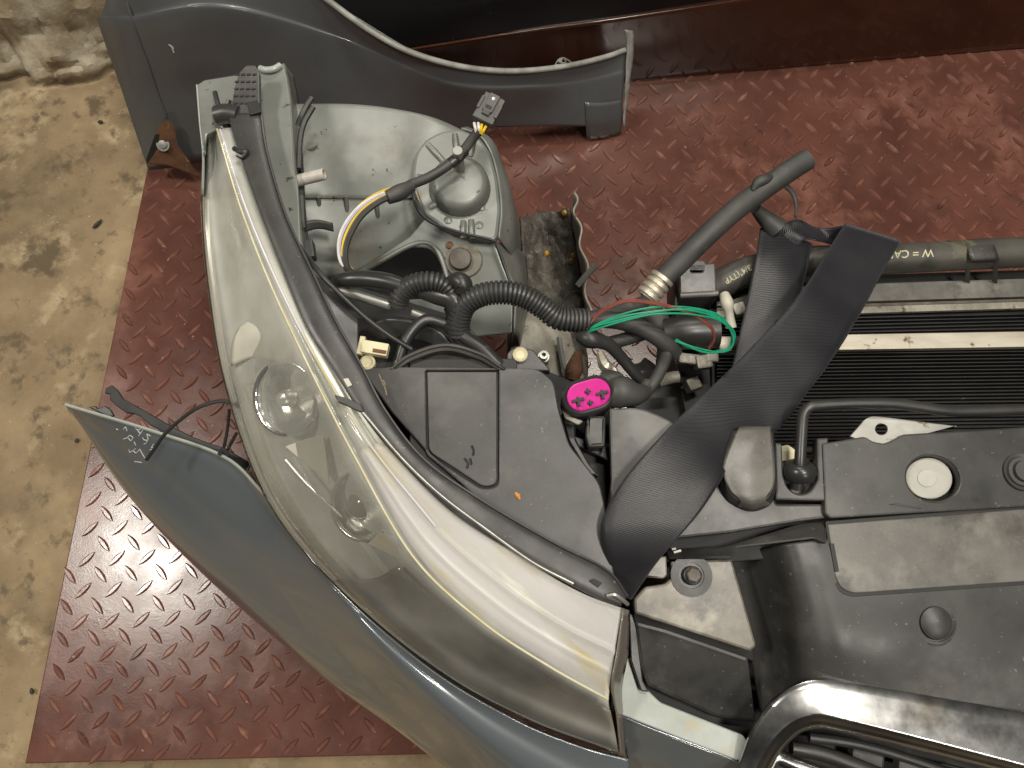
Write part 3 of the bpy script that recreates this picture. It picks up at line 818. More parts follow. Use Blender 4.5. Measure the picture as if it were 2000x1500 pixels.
# ---------------------------------------------------------------- headlight upper housing (flat black panel)
fh = plane3((720, 720, .509), (1060, 720, .507), (1195, 1110, .503))
plate_out = fillet([(690, 700), (708, 716), (1052, 719), (1082, 745), (1092, 800), (1112, 868), (1172, 944), (1184, 1000), (1190, 1060), (1208, 1170), (1170, 1130), (1080, 1072), (950, 990), (840, 890), (765, 805)], [0, 3, 22, 12, 10, 12, 14, 10, 8, 0, 0, 0, 0, 0, 0])
inner = fillet([(834, 726), (971, 726), (971, 945), (945, 952), (838, 882)], [3, 3, 22, 16, 12], 6)
hole = fillet([(830.5, 723), (974.5, 723), (974.5, 950), (943, 957), (834, 885)], [3, 3, 24, 18, 12], 6)
hp = plate('headlight_housing', plate_out, fh, 0.006, MT['black'], car, holes=[hole], bevel=0.0012)
plate('inset_panel', inner, lambda x, y: fh(x, y) + 0.0004, 0.005, MT['black'], hp, bevel=0.0009)
plate('groove_floor', [(800, 700), (1010, 700), (1010, 990), (800, 930)], lambda x, y: fh(x, y) - 0.0045, 0.002, MT['void'], hp)
strokes('scuff', [[(740, 730), (746, 745), (752, 758), (755, 772)], [(748, 742), (753, 752)]], hp, 0.0006, M('tan_scuff', (0.30, 0.25, 0.16), None, 300, 0.9), hp, off=0.0)
strokes('stain', [[(921, 870), (925, 880), (924, 890)], [(907, 895), (914, 905), (912, 915)], [(918, 895), (921, 908)]], [o_ for o_ in GEO if o_.name.startswith('inset_panel')][0], 0.0016, MT['void'], hp, off=-0.0009)
# rear bulb cap, arch of the housing and brackets behind the panel
cap_rows = []
for h, zz in ((0, .500), (6, .507), (14, .503), (20, .49), (26, .46)):
    cap_rows.append([(760 + h * 1.2, 722, zz), (800 + h * 0.6, 692 + h * .8, zz + .002), (870, 672 + h, zz + .004), (940 - h * .6, 690 + h * .8, zz + .002), (988 - h * 1.2, 722, zz)])
loft('bulb_cap', [cap_rows[4], cap_rows[2], cap_rows[1], cap_rows[0], [(x, y, .42) for x, y, z in cap_rows[0]]], 16, 30, MT['black'], hp, thick=0.002)
plate('cap_face', [(770, 722), (800, 700), (870, 686), (940, 698), (980, 722), (960, 735), (790, 735)], flat(0.498), 0.01, MT['black'], hp)
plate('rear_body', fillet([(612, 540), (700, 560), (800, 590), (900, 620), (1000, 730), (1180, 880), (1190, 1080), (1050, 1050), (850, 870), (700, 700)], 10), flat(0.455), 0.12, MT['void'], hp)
plate('side_bracket', fillet([(640, 575), (700, 622), (700, 710), (716, 740), (690, 700), (650, 620), (615, 548)], 3), plane3((640, 575, .517), (700, 622, .512), (700, 710, .511)), 0.004, MT['black'], hp)
loft('support_arm', [[(700, 650, .48), (760, 620, .495), (850, 640, .495), (900, 690, .49)], [(700, 690, .47), (760, 660, .485), (840, 670, .485), (880, 710, .48)]], 8, 16, MT['black_gloss'], hp, thick=0.006)
tube('support_arm', [(775, 715, .50), (795, 660, .505), (830, 625, .505), (870, 632, .50)], 0.005, MT['black_gloss'], hp, seg=8)
tube('support_arm', [(880, 600, .50), (900, 650, .503), (940, 680, .503), (975, 715, .50)], 0.006, MT['black_gloss'], hp, seg=8)
tube('silver_rod', [(648, 562, .505), (690, 574, .505), (740, 590, .504), (765, 598, .503)], 0.0042, MT['steel'], hp, seg=10)
tube('silver_rod', [(805, 610, .50), (850, 628, .499)], 0.0036, MT['steel'], hp, seg=10)
tube('release_cable', [(586, 482, .515), (622, 530, .530), (668, 578, .529), (716, 622, .522), (760, 655, .516), (804, 682, .508)], 0.0022, MT['black_gloss'], hp, seg=8, n=50)
# cream adjuster plug and its screw, and the yellow cap on the other side
rz = R(-10)
def cb(px, py, z, s, nm, mat, r=rz, bev=.0008):
    return box(nm, P(px, py, z), s, mat, hp, (0, 0, r), bev)
cb(733, 682, .512, (0.0215, 0.0105, 0.008), 'adjuster_plug', MT['cream'])
cb(741, 686, .5165, (0.011, 0.003, 0.001), 'plug_slot', MT['rust'], bev=.0002)
cb(706, 676, .511, (0.0045, 0.0155, 0.006), 'adjuster_plug', MT['cream'])
lathe('adjuster_screw', P(718, 708, .509), [(0.0062, -.004), (0.0062, 0.001), (0.0048, 0.002), (0.003, 0.0005), (0.0005, 0.0005)], MT['cream'], hp, seg=18)
pb2 = plate('screw_pad', fillet([(990, 690), (1000, 680), (1040, 682), (1066, 712), (1076, 724), (992, 722)], 5), flat(.500), 0.012, MT['black'], hp)
lathe('adjuster_screw', P(1016, 694, .501), [(0.0062, -.002), (0.0062, 0.003), (0.0050, 0.004), (0.0032, 0.0025), (0.0005, 0.0025)], MT['cream'], hp, seg=18)

plate('dark_underlay', [(430, 300), (600, 560), (900, 640), (1000, 730), (1190, 800), (1240, 800), (1340, 870), (1640, 900), (2090, 880), (2090, 1640), (1450, 1640), (1250, 1480), (1100, 1390), (800, 1190), (640, 980), (520, 760)], flat(.352), .006, MT['void'], car)  # black sheet added below the parts so the gaps between them look shaded
# ---------------------------------------------------------------- inner wing
fw = plane3((570, 206, .475), (850, 235, .462), (590, 382, .452))
wing = loft('inner_wing', [
    [(560, 204, .474), (640, 204, .473), (720, 206, .470), (790, 216, .466), (850, 232, .462), (910, 258, .450)],
    [(575, 290, .466), (640, 290, .463), (720, 292, .459), (780, 300, .455), (830, 315, .452), (900, 330, .445)],
    [(583, 379, .456), (640, 380, .450), (720, 381, .446), (780, 381, .444), (830, 382, .442), (900, 400, .435)],
    [(585, 384, .452), (640, 385, .446), (720, 386, .442), (780, 386, .440), (830, 388, .437), (900, 405, .430)],
    [(590, 450, .444), (640, 450, .437), (700, 452, .432), (760, 440, .430), (830, 425, .430), (900, 430, .425)],
    [(600, 540, .430), (640, 545, .416), (690, 535, .411), (740, 505, .413), (800, 472, .416), (880, 470, .418)]], 44, 56, MT['wing'], car, thick=0.002,
    fn=lambda v, a, b: v + Vector((0, 0, 0.0012 * noise.noise(v * 22))))
for x in (622, 676, 735):
    tube('pressed_rib', [(x, 384, .4535 - (x - 600) * 4e-5), (x + 2, 410, .441), (x + 4, 440, .427)], 0.0022, MT['wing'], wing, seg=8)
lathe('plug_hole', hit(608, 284, wing, 0.0), [(0.006, -.002), (0.006, .0005), (0.004, .0003)], MT['rusty_bolt'], wing, seg=16)
# strut tower
top_o = [(805, 330), (812, 295), (832, 270), (862, 255), (900, 251), (935, 264), (958, 296), (972, 350), (978, 410), (972, 462), (964, 470), (915, 462), (870, 448), (828, 418), (808, 372)]
ftw = plane3((805, 330, .472), (935, 262, .470), (960, 468, .462))
tow = plate('strut_tower', fillet(top_o, 10), ftw, 0.010, MT['wing'], car, bevel=0.003)
right_edge = [(900, 251), (935, 264), (958, 296), (972, 350), (978, 410), (973, 464)]
e0 = [tuple(p) + (PF(p[0], p[1], ftw).z - .003,) for p in right_edge]
loft('tower_skirt', [e0, [(915, 250, .455), (958, 272, .45), (978, 318, .445), (996, 372, .44), (1004, 430, .435), (998, 500, .43)],
                     [(922, 262, .40), (962, 292, .39), (986, 340, .375), (1004, 410, .365), (1011, 470, .36), (1010, 540, .36)],
                     [(926, 280, .26), (962, 305, .26), (990, 355, .26), (1010, 420, .26), (1016, 480, .26), (1014, 545, .26)]], 24, 34, MT['wing'], tow, thick=0.002)
dc = PF(898, 368, ftw)
lathe('dome', dc, [(0.0290, -.004), (0.0276, .006), (0.0262, .012), (0.0235, .0160), (0.0195, .0174), (0.001, .0178)], MT['wing'], tow, axis=(0.05, -0.12, 1), seg=36, sharp=0)
sc_ = dc + Vector((0.001, 0.009, 0.016))
tube('stud', [sc_, sc_ + Vector((0, .0, .012)), sc_ + Vector((0, 0.0, .032))], 0.0043, MT['steel'], tow, seg=12, world=True, ribs=(0.0022, 0.0005))
for a_, l_ in (((835, 282), (868, 318)), ((815, 345), (845, 352)), ((888, 262), (893, 300)), ((840, 405), (866, 392)), ((905, 432), (904, 464)), ((920, 430), (922, 466)), ((925, 270), (918, 305))):
    p0, p1 = PF(*a_, ftw), PF(*l_, ftw)
    tube('pressed_rib', [p0 + Vector((0, 0, -.001)), (p0 + p1) / 2 + Vector((0, 0, .0006)), p1 + Vector((0, 0, -.001))], 0.0032, MT['wing'], tow, seg=8, world=True)
for x, y in ((875, 430), (936, 440), (940, 405)):
    lathe('rivet', PF(x, y, ftw), [(0.0038, -.001), (0.0038, .0008), (0.002, .0018), (0.0003, .002)], MT['wing'], tow, seg=12)
# plate under the tower with the triangular opening
fa = plane3((690, 530, .42), (960, 470, .455), (940, 650, .42))
tri = fillet([(700, 536), (800, 480), (845, 484), (868, 530), (880, 580), (700, 590)], [4, 26, 20, 8, 2, 2])
ap = plate('tower_apron', fillet([(672, 545), (800, 462), (832, 424), (870, 452), (915, 466), (966, 474), (982, 520), (1002, 566), (1000, 650), (900, 660), (690, 610)], 4), fa, 0.003, MT['wing'], car, holes=[tri], bevel=0.0012)
tube('rim', [(692, 538, .4215), (745, 510, .431), (798, 481, .439), (830, 474, .442), (852, 486, .443), (866, 515, .441), (878, 560, .436)], 0.0026, MT['wing'], ap, seg=8, n=50)
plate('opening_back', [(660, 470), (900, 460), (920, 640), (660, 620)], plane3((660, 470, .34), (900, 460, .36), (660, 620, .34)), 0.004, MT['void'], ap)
bc = PF(900, 508, fa)
plate('bolt_pad', ell(905, 508, 36, 34, 30), lambda x, y: fa(x, y) + .0025, 0.003, M('dusty_pad', (0.20, 0.185, 0.15), (0.15, 0.135, 0.105), 60, 0.7), ap)
lathe('bolt', bc, [(0.0105, .001), (0.0105, .006), (0.0095, .0085), (0.004, .0092), (0.0005, .0092)], MT['rusty_bolt'], ap, axis=(0, -.25, 1), seg=24)
lathe('bolt', PF(878, 480, fa), [(0.0035, .0), (0.0035, .002), (0.001, .003)], MT['rust'], ap, seg=12)
# fold on the right face of the tower and loose black wire along it
loft('tower_face', [[(966, 474, .456), (984, 520, .444), (1004, 566, .433), (1004, 650, .42)], [(1000, 480, .42), (1016, 530, .41), (1022, 580, .40), (1012, 660, .39)], [(1026, 500, .33), (1030, 545, .32), (1030, 600, .32), (1016, 680, .32)]], 12, 20, MT['wing'], ap, thick=0.002)
tube('edge_wire', [(806, 352, .476), (806, 376, .478), (818, 412, .476), (845, 436, .474), (890, 452, .472), (962, 470, .468), (972, 482, .466), (986, 522, .458), (1000, 562, .452)], 0.0016, MT['black_gloss'], tow, seg=6, n=70)

# upper wing rail, cut end near the fender
fr_ = plane3((390, 160, .515), (555, 125, .517), (586, 470, .512))
rail = plate('wing_rail', fillet([(385, 165), (398, 156), (460, 146), (505, 134), (552, 123), (560, 150), (566, 200), (570, 262), (573, 330), (581, 350), (584, 400), (587, 475), (600, 540), (570, 540), (520, 430), (470, 300), (432, 248), (404, 262), (397, 300), (390, 240)], 3), fr_, 0.003, MT['wing'], car, bevel=0.0012)
loft('rail_side', [[(553, 124, .516), (566, 200, .515), (574, 330, .513), (587, 475, .511), (600, 540, .508)], [(572, 150, .45), (584, 215, .45), (592, 335, .445), (603, 470, .43), (612, 540, .42)]], 6, 30, MT['wing'], rail, thick=0.002)
loft('rail_side', [[(385, 165, .514), (391, 240, .512), (397, 300, .505), (396, 380, .48)], [(387, 170, .46), (393, 245, .46), (398, 305, .455), (397, 385, .45)]], 5, 16, MT['paint_pale'], rail, thick=0.002)
tube('cut_edge', [(508, 134, .5175), (520, 137, .519), (535, 135, .519), (548, 128, .518)], 0.003, MT['paint_pale'], rail, seg=8)
tube('drain_tube', [(578, 354, .50), (605, 347, .503), (634, 340, .506)], 0.0042, M('pale_tube', (0.5, 0.47, 0.42), (0.36, 0.34, 0.3), 60, 0.5), rail, seg=14, hollow=True)
for pts in ([(582, 245, .50), (590, 225, .505), (600, 205, .508), (610, 190, .51)], [(584, 330, .50), (586, 275, .50), (594, 240, .504), (612, 208, .508)]):
    tube('rubber_strip', pts, 0.0026, MT['rubber'], rail, seg=6)
tube('rubber_strip', [(584, 300, .49), (587, 360, .488), (590, 425, .485), (592, 445, .482)], 0.0035, MT['rubber'], rail, seg=6)
loft('rubber_flap', [[(590, 434, .48), (620, 430, .476), (650, 436, .47)], [(592, 454, .475), (622, 446, .47), (652, 452, .465)]], 5, 12, MT['rubber'], rail, thick=0.003)
box('rubber_block', P(602, 490, .475), (0.012, 0.018, 0.012), MT['rubber'], rail, (0, 0, .2), .002)

# ---------------------------------------------------------------- chassis rail full of dirt
def dirt(v, a, b):
    return v + Vector((0, 0, 0.008 * noise.noise(v * 45) + 0.004 * noise.noise(v * 130)))
ch = loft('chassis_rail', [[(1016, 424, .27), (1060, 416, .25), (1112, 410, .27)], [(1020, 520, .27), (1070, 520, .245), (1130, 505, .27)], [(1000, 610, .29), (1070, 610, .275), (1142, 610, .29)], [(985, 740, .31), (1060, 750, .31), (1150, 770, .31)]], 70, 40, MT['grime'], car, thick=0.004, fn=dirt, sharp=0)
loft('rail_flange', [[(1122, 376, .355), (1128, 430, .352), (1142, 505, .348), (1150, 600, .345), (1153, 660, .342)], [(1118, 420, .24), (1120, 460, .24), (1130, 520, .24), (1138, 600, .24), (1142, 660, .24)]], 6, 60, MT['dirty_metal'], ch, thick=0.0018,
     fn=lambda v, a, b: v + Vector(((1 - a) * 0.003 * math.sin(b * 26), 0, 0)))
loft('rail_end_plate', [[(1020, 600, .315), (1060, 606, .318), (1105, 622, .31)], [(1002, 650, .335), (1060, 655, .335), (1118, 668, .325)], [(990, 735, .34), (1060, 742, .34), (1140, 740, .33)]], 30, 30, MT['dirty_metal'], ch, thick=0.003,
     fn=lambda v, a, b: v + Vector((0, 0, 0.004 * noise.noise(v * 60))))
lathe('nut', P(1062, 695, .350), [(0.006, -.012), (0.006, -.002), (0.0045, -.002), (0.0045, .004), (0.0022, .004), (0.0022, -.002)], MT['steel'], ch, seg=16)
tube('rust_strap', [(1128, 690, .36), (1122, 720, .362), (1118, 742, .36)], [0.004, 0.009, 0.006], MT['rust'], ch, seg=10)
tube('cut_strap', [(1128, 558, .35), (1148, 535, .357), (1164, 518, .362)], 0.0034, MT['rubber'], ch, seg=6)
tube('steel_strip', [(1092, 660, .345), (1098, 700, .352), (1108, 735, .355)], 0.003, MT['wing'], ch, seg=6)
tube('foil_scrap', [(1172, 690, .34), (1182, 715, .345), (1196, 722, .345), (1206, 735, .345)], [0.004, 0.007, 0.005, 0.003], MT['alu'], ch, seg=7)
crumbs = []
for k in range(260):
    x, y = random.uniform(1012, 1136), random.uniform(415, 625)
    p = hit(x, y, ch, 0.0)
    if p is None: continue
    s = random.uniform(0.0006, 0.0024)
    crumbs.append(box_geo(p, (s * 2, s * 1.5, s), (random.random(), random.random(), random.random() * 6), 0))
v, f = merge(crumbs)
o = obj('dirt_crumbs', v, f, MT['grime'], ch); o['kind'] = 'stuff'
for x, y in ((1067, 495), (1122, 500), (1105, 416), (1118, 510)):
    p = hit(x, y, ch, 0.001)
    if p: lathe('amber_bead', p, [(0.004, -.002), (0.0042, .0006), (0.0025, .003), (0.0004, .0036)], M('amber', (0.45, 0.24, 0.02), (0.3, 0.14, 0.01), 200, 0.25), ch, seg=10)
# ---------------------------------------------------------------- plastic cover over the slam panel
fc = plane3((1200, 800, .492), (1600, 850, .494), (1300, 1060, .490))
outl = fillet([(1190, 797), (1252, 795), (1305, 818), (1350, 848), (1406, 842), (1506, 842), (1516, 870), (1516, 984), (1612, 984), (1612, 1012), (1560, 1018), (1430, 1040), (1300, 1054), (1196, 1046), (1184, 1005), (1194, 940), (1192, 860)], [4, 20, 16, 8, 6, 8, 4, 4, 2, 2, 4, 4, 4, 8, 10, 6, 4])
cov = plate('radiator_cover', outl, fc, 0.008, MT['black'], car, bevel=0.002)
cov['label'] = 'dusty black plastic cover over the radiator support'
# strip beyond the wedge shaped groove
fs_ = plane3((1310, 1090, .478), (1430, 1062, .482), (1612, 1030, .492))
plate('cover_strip', fillet([(1300, 1074), (1420, 1066), (1500, 1042), (1566, 1022), (1614, 1018), (1616, 1062), (1590, 1052), (1440, 1070), (1430, 1090), (1306, 1092)], 4), fs_, 0.008, MT['black'], cov, bevel=0.0015)
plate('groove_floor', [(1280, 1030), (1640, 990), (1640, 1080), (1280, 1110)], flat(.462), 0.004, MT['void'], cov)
# raised tongue
loft('tongue', [
    [(1450, 836, .495), (1480, 836, .495), (1508, 836, .495)],
    [(1440, 842, .506), (1478, 842, .507), (1504, 842, .506)],
    [(1412, 912, .508), (1462, 912, .510), (1511, 912, .508)],
    [(1424, 955, .507), (1465, 960, .508), (1510, 948, .507)],
    [(1446, 977, .505), (1468, 982, .505), (1494, 974, .505)],
    [(1440, 988, .494), (1470, 994, .493), (1504, 984, .494)]], 26, 24, MT['black_dusty'], cov, thick=0.002, sharp=0)
loft('tongue_side', [[(1440, 842, .505), (1412, 912, .507), (1424, 955, .506), (1446, 978, .504), (1468, 983, .504), (1494, 975, .504), (1510, 948, .506), (1512, 912, .507), (1506, 842, .505)],
                     [(1428, 842, .492), (1400, 912, .492), (1412, 966, .492), (1440, 990, .492), (1470, 998, .492), (1502, 986, .492), (1518, 955, .492), (1518, 912, .492), (1510, 842, .492)]], 6, 60, MT['black'], cov, thick=0.001)
# U tray with the prop rod end
ftr = plane3((1515, 870, .500), (1620, 860, .500), (1515, 978, .498))
plate('rod_tray', fillet([(1514, 864), (1528, 866), (1530, 928), (1540, 955), (1562, 967), (1584, 960), (1597, 938), (1596, 856), (1618, 854), (1621, 978), (1516, 976)], [2, 2, 6, 10, 12, 10, 6, 2, 2, 3, 3]), ftr, 0.012, MT['black'], cov, bevel=0.0015)
plate('tray_floor', [(1516, 900), (1612, 895), (1612, 975), (1516, 975)], flat(.482), 0.003, MT['black_dusty'], cov)
plate('clip_piece', fillet([(1520, 872), (1540, 868), (1556, 880), (1552, 900), (1524, 902)], 4), flat(.484), 0.004, MT['cream'], cov)
rod = tube('prop_rod', [(1562, 925, .503), (1563, 895, .506), (1566, 840, .509), (1570, 808, .510), (1582, 795, .511), (1605, 791, .511), (1660, 788, .511), (1735, 788, .511), (1790, 794, .510), (1840, 801, .509), (1900, 803, .508), (2080, 797, .508)], 0.0044, MT['black_gloss'], cov, seg=12, n=110)
lathe('rod_grommet', P(1562, 914, .500), [(0.004, .004), (0.009, .0045), (0.0122, .001), (0.0128, -.004), (0.0115, -.009), (0.006, -.0105), (0.001, -.011)], MT['black_gloss'], cov, axis=(0, .75, .45), seg=28, sharp=0)
tube('rod_end', [(1561, 925, .502), (1559, 940, .500), (1556, 956, .497)], 0.0046, MT['black_gloss'], cov, seg=12)
# upper right plate with the round opening
fu = plane3((1612, 870, .5015), (2000, 840, .5015), (1612, 1010, .4985))
up = plate('cover_plate', fillet([(1606, 866), (1690, 852), (1706, 862), (1728, 866), (1748, 858), (1764, 848), (2090, 828), (2090, 984), (1622, 1012), (1612, 1004)], [4, 6, 6, 6, 6, 6, 0, 0, 5, 5]), fu, 0.009, MT['black'], cov, holes=[ell(1823, 934, 53, 45, 36, 14)], bevel=0.0014)
plate('pale_disc', ell(1815, 934, 46, 40, 30, 12), lambda x, y: fu(x, y) - .008, 0.002, M('pale_grey_disc', (0.42, 0.41, 0.37), (0.36, 0.35, 0.31), 40, 0.6), cov)
plate('pale_disc', ell(1811, 934, 19, 17, 24, 12), lambda x, y: fu(x, y) - .0072, 0.001, M('pale_grey_disc_centre', (0.45, 0.44, 0.40), (0.39, 0.38, 0.34), 40, 0.6), cov)
plate('opening_floor', [(1750, 870), (1890, 870), (1890, 1000), (1750, 1000)], lambda x, y: fu(x, y) - .014, 0.002, MT['void'], cov)
bc = PF(1994, 922, fu)
lathe('bolt', bc, [(0.0150, -.001), (0.0145, .002), (0.012, .001), (0.0112, .003), (0.0085, .003), (0.0078, .006), (0.0005, .006)], MT['rubber'], cov, seg=28)
plate('rib', [(1736, 985), (1752, 983), (1800, 992), (1800, 994)], lambda x, y: fu(x, y) + .0008, 0.003, MT['black_gloss'], cov, bevel=.0003)
# pale metal latch plate
plate('latch_plate', fillet([(1660, 852), (1690, 818), (1704, 812), (1726, 814), (1870, 832), (1780, 856), (1740, 872), (1700, 870)], [2, 8, 8, 8, 2, 2, 4, 4]), flat(.497), 0.0025, MT['steel'], cov, holes=[ell(1722, 838, 12, 11, 20)], bevel=.0006)
# sloping front apron with a rolled left side
apron = loft('cover_apron', [
    [(1424, 1092, .438), (1458, 1080, .445), (1494, 1070, .466), (1534, 1062, .487), (1580, 1056, .491), (1640, 1050, .491), (1800, 1036, .491), (2090, 1010, .491)],
    [(1440, 1160, .430), (1474, 1150, .438), (1512, 1142, .460), (1552, 1134, .484), (1600, 1130, .489), (1660, 1126, .489), (1800, 1118, .489), (2090, 1100, .489)],
    [(1466, 1280, .420), (1498, 1270, .428), (1532, 1262, .448), (1572, 1255, .474), (1625, 1250, .481), (1690, 1248, .482), (1810, 1245, .482), (2090, 1245, .482)],
    [(1490, 1420, .41), (1516, 1405, .416), (1548, 1385, .436), (1590, 1360, .455), (1650, 1345, .466), (1720, 1352, .468), (1830, 1370, .468), (2090, 1410, .468)]], 40, 80, MT['black'], cov, thick=0.003, sharp=0)
# shallow dusty panel, with gap line
frp = plane3((1620, 1024, .4945), (2080, 990, .4945), (1660, 1160, .4905))
plate('panel_gap', fillet([(1612, 1018), (2094, 980), (2094, 1136), (1662, 1166), (1638, 1156), (1626, 1130)], [4, 0, 0, 22, 22, 10], 6), lambda x, y: frp(x, y) - .0009, 0.003, MT['void'], cov, bevel=.0003)
plate('dusty_panel', fillet([(1617, 1024), (2092, 987), (2092, 1129), (1666, 1159), (1643, 1150), (1632, 1128)], [3, 0, 0, 20, 20, 10], 6), frp, 0.003, MT['black_dusty'], cov, bevel=.0008)
plate('slot', fillet([(1621, 1062), (1629, 1061), (1639, 1116), (1631, 1118)], 2), lambda x, y: frp(x, y) + .0004, 0.001, MT['void'], cov, bevel=.0001)
p = hit(1825, 1216, apron, 0)
lathe('push_pin', p, [(0.0160, -.001), (0.0160, .0012), (0.0142, .0015), (0.0142, .0006), (0.0128, .0008), (0.0120, .0035), (0.008, .0052), (0.0005, .0058)], MT['black'], cov, axis=(-.02, -.12, 1), seg=36, sharp=50)
lathe('pin_ring', p, [(0.0172, -.001), (0.0172, .0004), (0.0158, .0004), (0.0158, -.001)], MT['void'], cov, axis=(-.02, -.12, 1), seg=36)
# left ledge with bolt
fl_ = plane3((1250, 1165, .474), (1430, 1095, .474), (1475, 1265, .468))
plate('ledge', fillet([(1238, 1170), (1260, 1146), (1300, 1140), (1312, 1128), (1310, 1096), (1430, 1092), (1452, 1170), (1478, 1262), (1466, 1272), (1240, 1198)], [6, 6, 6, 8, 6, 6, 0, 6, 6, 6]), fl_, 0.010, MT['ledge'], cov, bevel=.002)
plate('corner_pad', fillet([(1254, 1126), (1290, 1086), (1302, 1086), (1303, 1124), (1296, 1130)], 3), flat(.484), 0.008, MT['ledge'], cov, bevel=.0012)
lp = PF(1350, 1124, fl_)
lathe('bolt', lp, [(0.0165, -.001), (0.0165, .0012), (0.0100, .0016), (0.0098, .0005), (0.0076, .0005), (0.0072, .0060), (0.006, .0066), (0.0005, .0066)], MT['black'], cov, axis=(0, -.05, 1), seg=24, sharp=30)
lathe('bolt_head', lp + Vector((0, 0, .006)), [(0.0062, 0), (0.0060, .0042), (0.005, .005), (0.0005, .005)], MT['rusty_bolt'], cov, seg=6, sharp=20)
strokes('white_flake', [[(1312, 1074), (1326, 1072)], [(1316, 1080), (1330, 1076)]], [o_ for o_ in GEO if o_.name.startswith('cover_strip')][0], 0.0012, MT['white_wire'], cov)
# lower box in front of the ledge
fb_ = plane3((1245, 1215, .450), (1460, 1290, .446), (1265, 1335, .430))
plate('moulded_box', fillet([(1238, 1212), (1300, 1228), (1462, 1284), (1478, 1412), (1400, 1402), (1264, 1340), (1250, 1300)], 5), fb_, 0.035, MT['black'], cov, bevel=.003)
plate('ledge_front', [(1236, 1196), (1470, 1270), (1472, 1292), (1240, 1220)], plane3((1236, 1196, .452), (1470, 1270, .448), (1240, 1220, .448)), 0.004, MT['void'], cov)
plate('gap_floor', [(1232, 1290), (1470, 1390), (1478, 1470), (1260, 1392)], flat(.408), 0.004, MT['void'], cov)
plate('side_wall', fillet([(1228, 1196), (1240, 1200), (1256, 1330), (1268, 1352), (1252, 1350), (1232, 1290)], 3), flat(.447), 0.04, MT['black_gloss'], cov)
# dark cavity beside the cover with moulded ribs
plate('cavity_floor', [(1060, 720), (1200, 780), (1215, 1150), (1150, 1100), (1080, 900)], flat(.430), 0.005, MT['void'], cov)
plate('moulded_rib', fillet([(1096, 806), (1120, 812), (1124, 860), (1150, 905), (1170, 930), (1150, 925), (1112, 862)], 4), flat(.470), 0.03, MT['black_gloss'], cov)
plate('moulded_rib', fillet([(1118, 850), (1185, 872), (1188, 900), (1130, 872)], 3), flat(.465), 0.02, MT['black_gloss'], cov)
plate('moulded_rib', fillet([(1146, 808), (1184, 812), (1182, 872), (1150, 874), (1144, 850)], 4), flat(.484), 0.02, MT['black'], cov, bevel=.003)

# ---------------------------------------------------------------- chrome grille frame
G0 = [(1420, 1560, .44), (1448, 1480, .45), (1472, 1420, .458), (1512, 1366, .464), (1562, 1333, .468), (1625, 1328, .470), (1760, 1348, .470), (1900, 1373, .470), (2090, 1408, .470)]
G1 = [(1450, 1560, .444), (1482, 1490, .454), (1508, 1444, .462), (1545, 1408, .468), (1588, 1394, .472), (1640, 1401, .474), (1760, 1430, .474), (1900, 1466, .474), (2090, 1516, .474)]
G2 = [(1478, 1560, .43), (1506, 1498, .442), (1528, 1462, .450), (1560, 1431, .456), (1598, 1420, .458), (1640, 1427, .460), (1760, 1455, .460), (1900, 1490, .460), (2090, 1540, .460)]
def below(rw, d):
    return [(x, y, z - d) for x, y, z in rw]
gr = loft('grille_frame', [below(G0, .02), G0, mixrow(G0, G1, .5, .0015), G1, mixrow(G1, G1, 0, -.0008), mixrow(G1, G2, .5, .001), G2, below(G2, .03)], 32, 90, MT['chrome'], car, thick=0.001, sharp=28)
gr['label'] = 'scratched chrome frame of the front grille'
plate('grille_back', [(1470, 1440), (1600, 1410), (2090, 1500), (2090, 1640), (1480, 1640)], flat(.385), 0.004, MT['void'], gr)
tube('grille_bar', [(1500, 1500, .43), (1516, 1478, .432), (1560, 1494, .43), (1700, 1545, .43)], 0.006, MT['chrome'], gr, seg=12)
tube('grille_bar', [(1545, 1462, .415), (1620, 1476, .415), (1760, 1530, .415)], 0.006, MT['black_gloss'], gr, seg=10)
tube('grille_bar', [(1580, 1440, .418), (1680, 1455, .418), (1800, 1490, .418), (2000, 1560, .418)], 0.004, MT['black_gloss'], gr, seg=10)
for x, y in ((1690, 1486), (1780, 1500), (1860, 1515)):
    box('grille_block', P(x, y, .405), (0.026, 0.016, 0.012), MT['black'], gr, (0, 0, R(-12)), .002)

# ================================================================== RADIATOR PACK
rad = thing('radiator', 'black finned radiator with thick black pipe along its top and pale metal bars', 'radiator', P(1700, 650, 0))
RX0, RX1 = 1400, 2090
def bar(nm, y0, y1, z, mat, t=.004, x0=RX0, slope=-0.030, f=None, dy=0.0):
    ya = lambda x, y: y + (x - 1700) * slope
    return plate(nm, [(x0, ya(x0, y0)), (RX1, ya(RX1, y0)), (RX1, ya(RX1, y1)), (x0, ya(x0, y1))], f or flat(z), t, mat, rad, bevel=.0006)
core = plate('core', [(1385, 560), (2090, 530), (2090, 870), (1395, 890)], plane3((1385, 560, .374), (2090, 530, .374), (1395, 890, .36)), .05, MT['void'], rad)
pipe = tube('top_pipe', [(1392, 562, .392), (1425, 545, .397), (1470, 528, .40), (1560, 512, .402), (1700, 507, .402), (1850, 500, .402), (2090, 488, .402)], 0.0150, MT['pipe'], rad, seg=28, n=80)
bar('flange', 553, 588, .386, MT['black_dusty'], .006)
bar('flange', 536, 556, .374, MT['void'], .006)
bar('metal_bar', 592, 598, .383, MT['rusty_bolt'], .004)
bar('metal_bar', 598, 611, .3835, MT['dirty_metal'], .005)
bar('metal_bar', 652, 682, .384, MT['alu'], .008, slope=-0.016)
for k, y in enumerate((618, 625, 632, 639, 646)):
    bar('fin', y, y + 2.6, .378, MT['fin'], .006, slope=-.022)
for k in range(26):
    y = 688 + k * 7.0
    bar('fin', y, y + 2.4, .377 - k * .0004, MT['fin'], .008, slope=-.012)
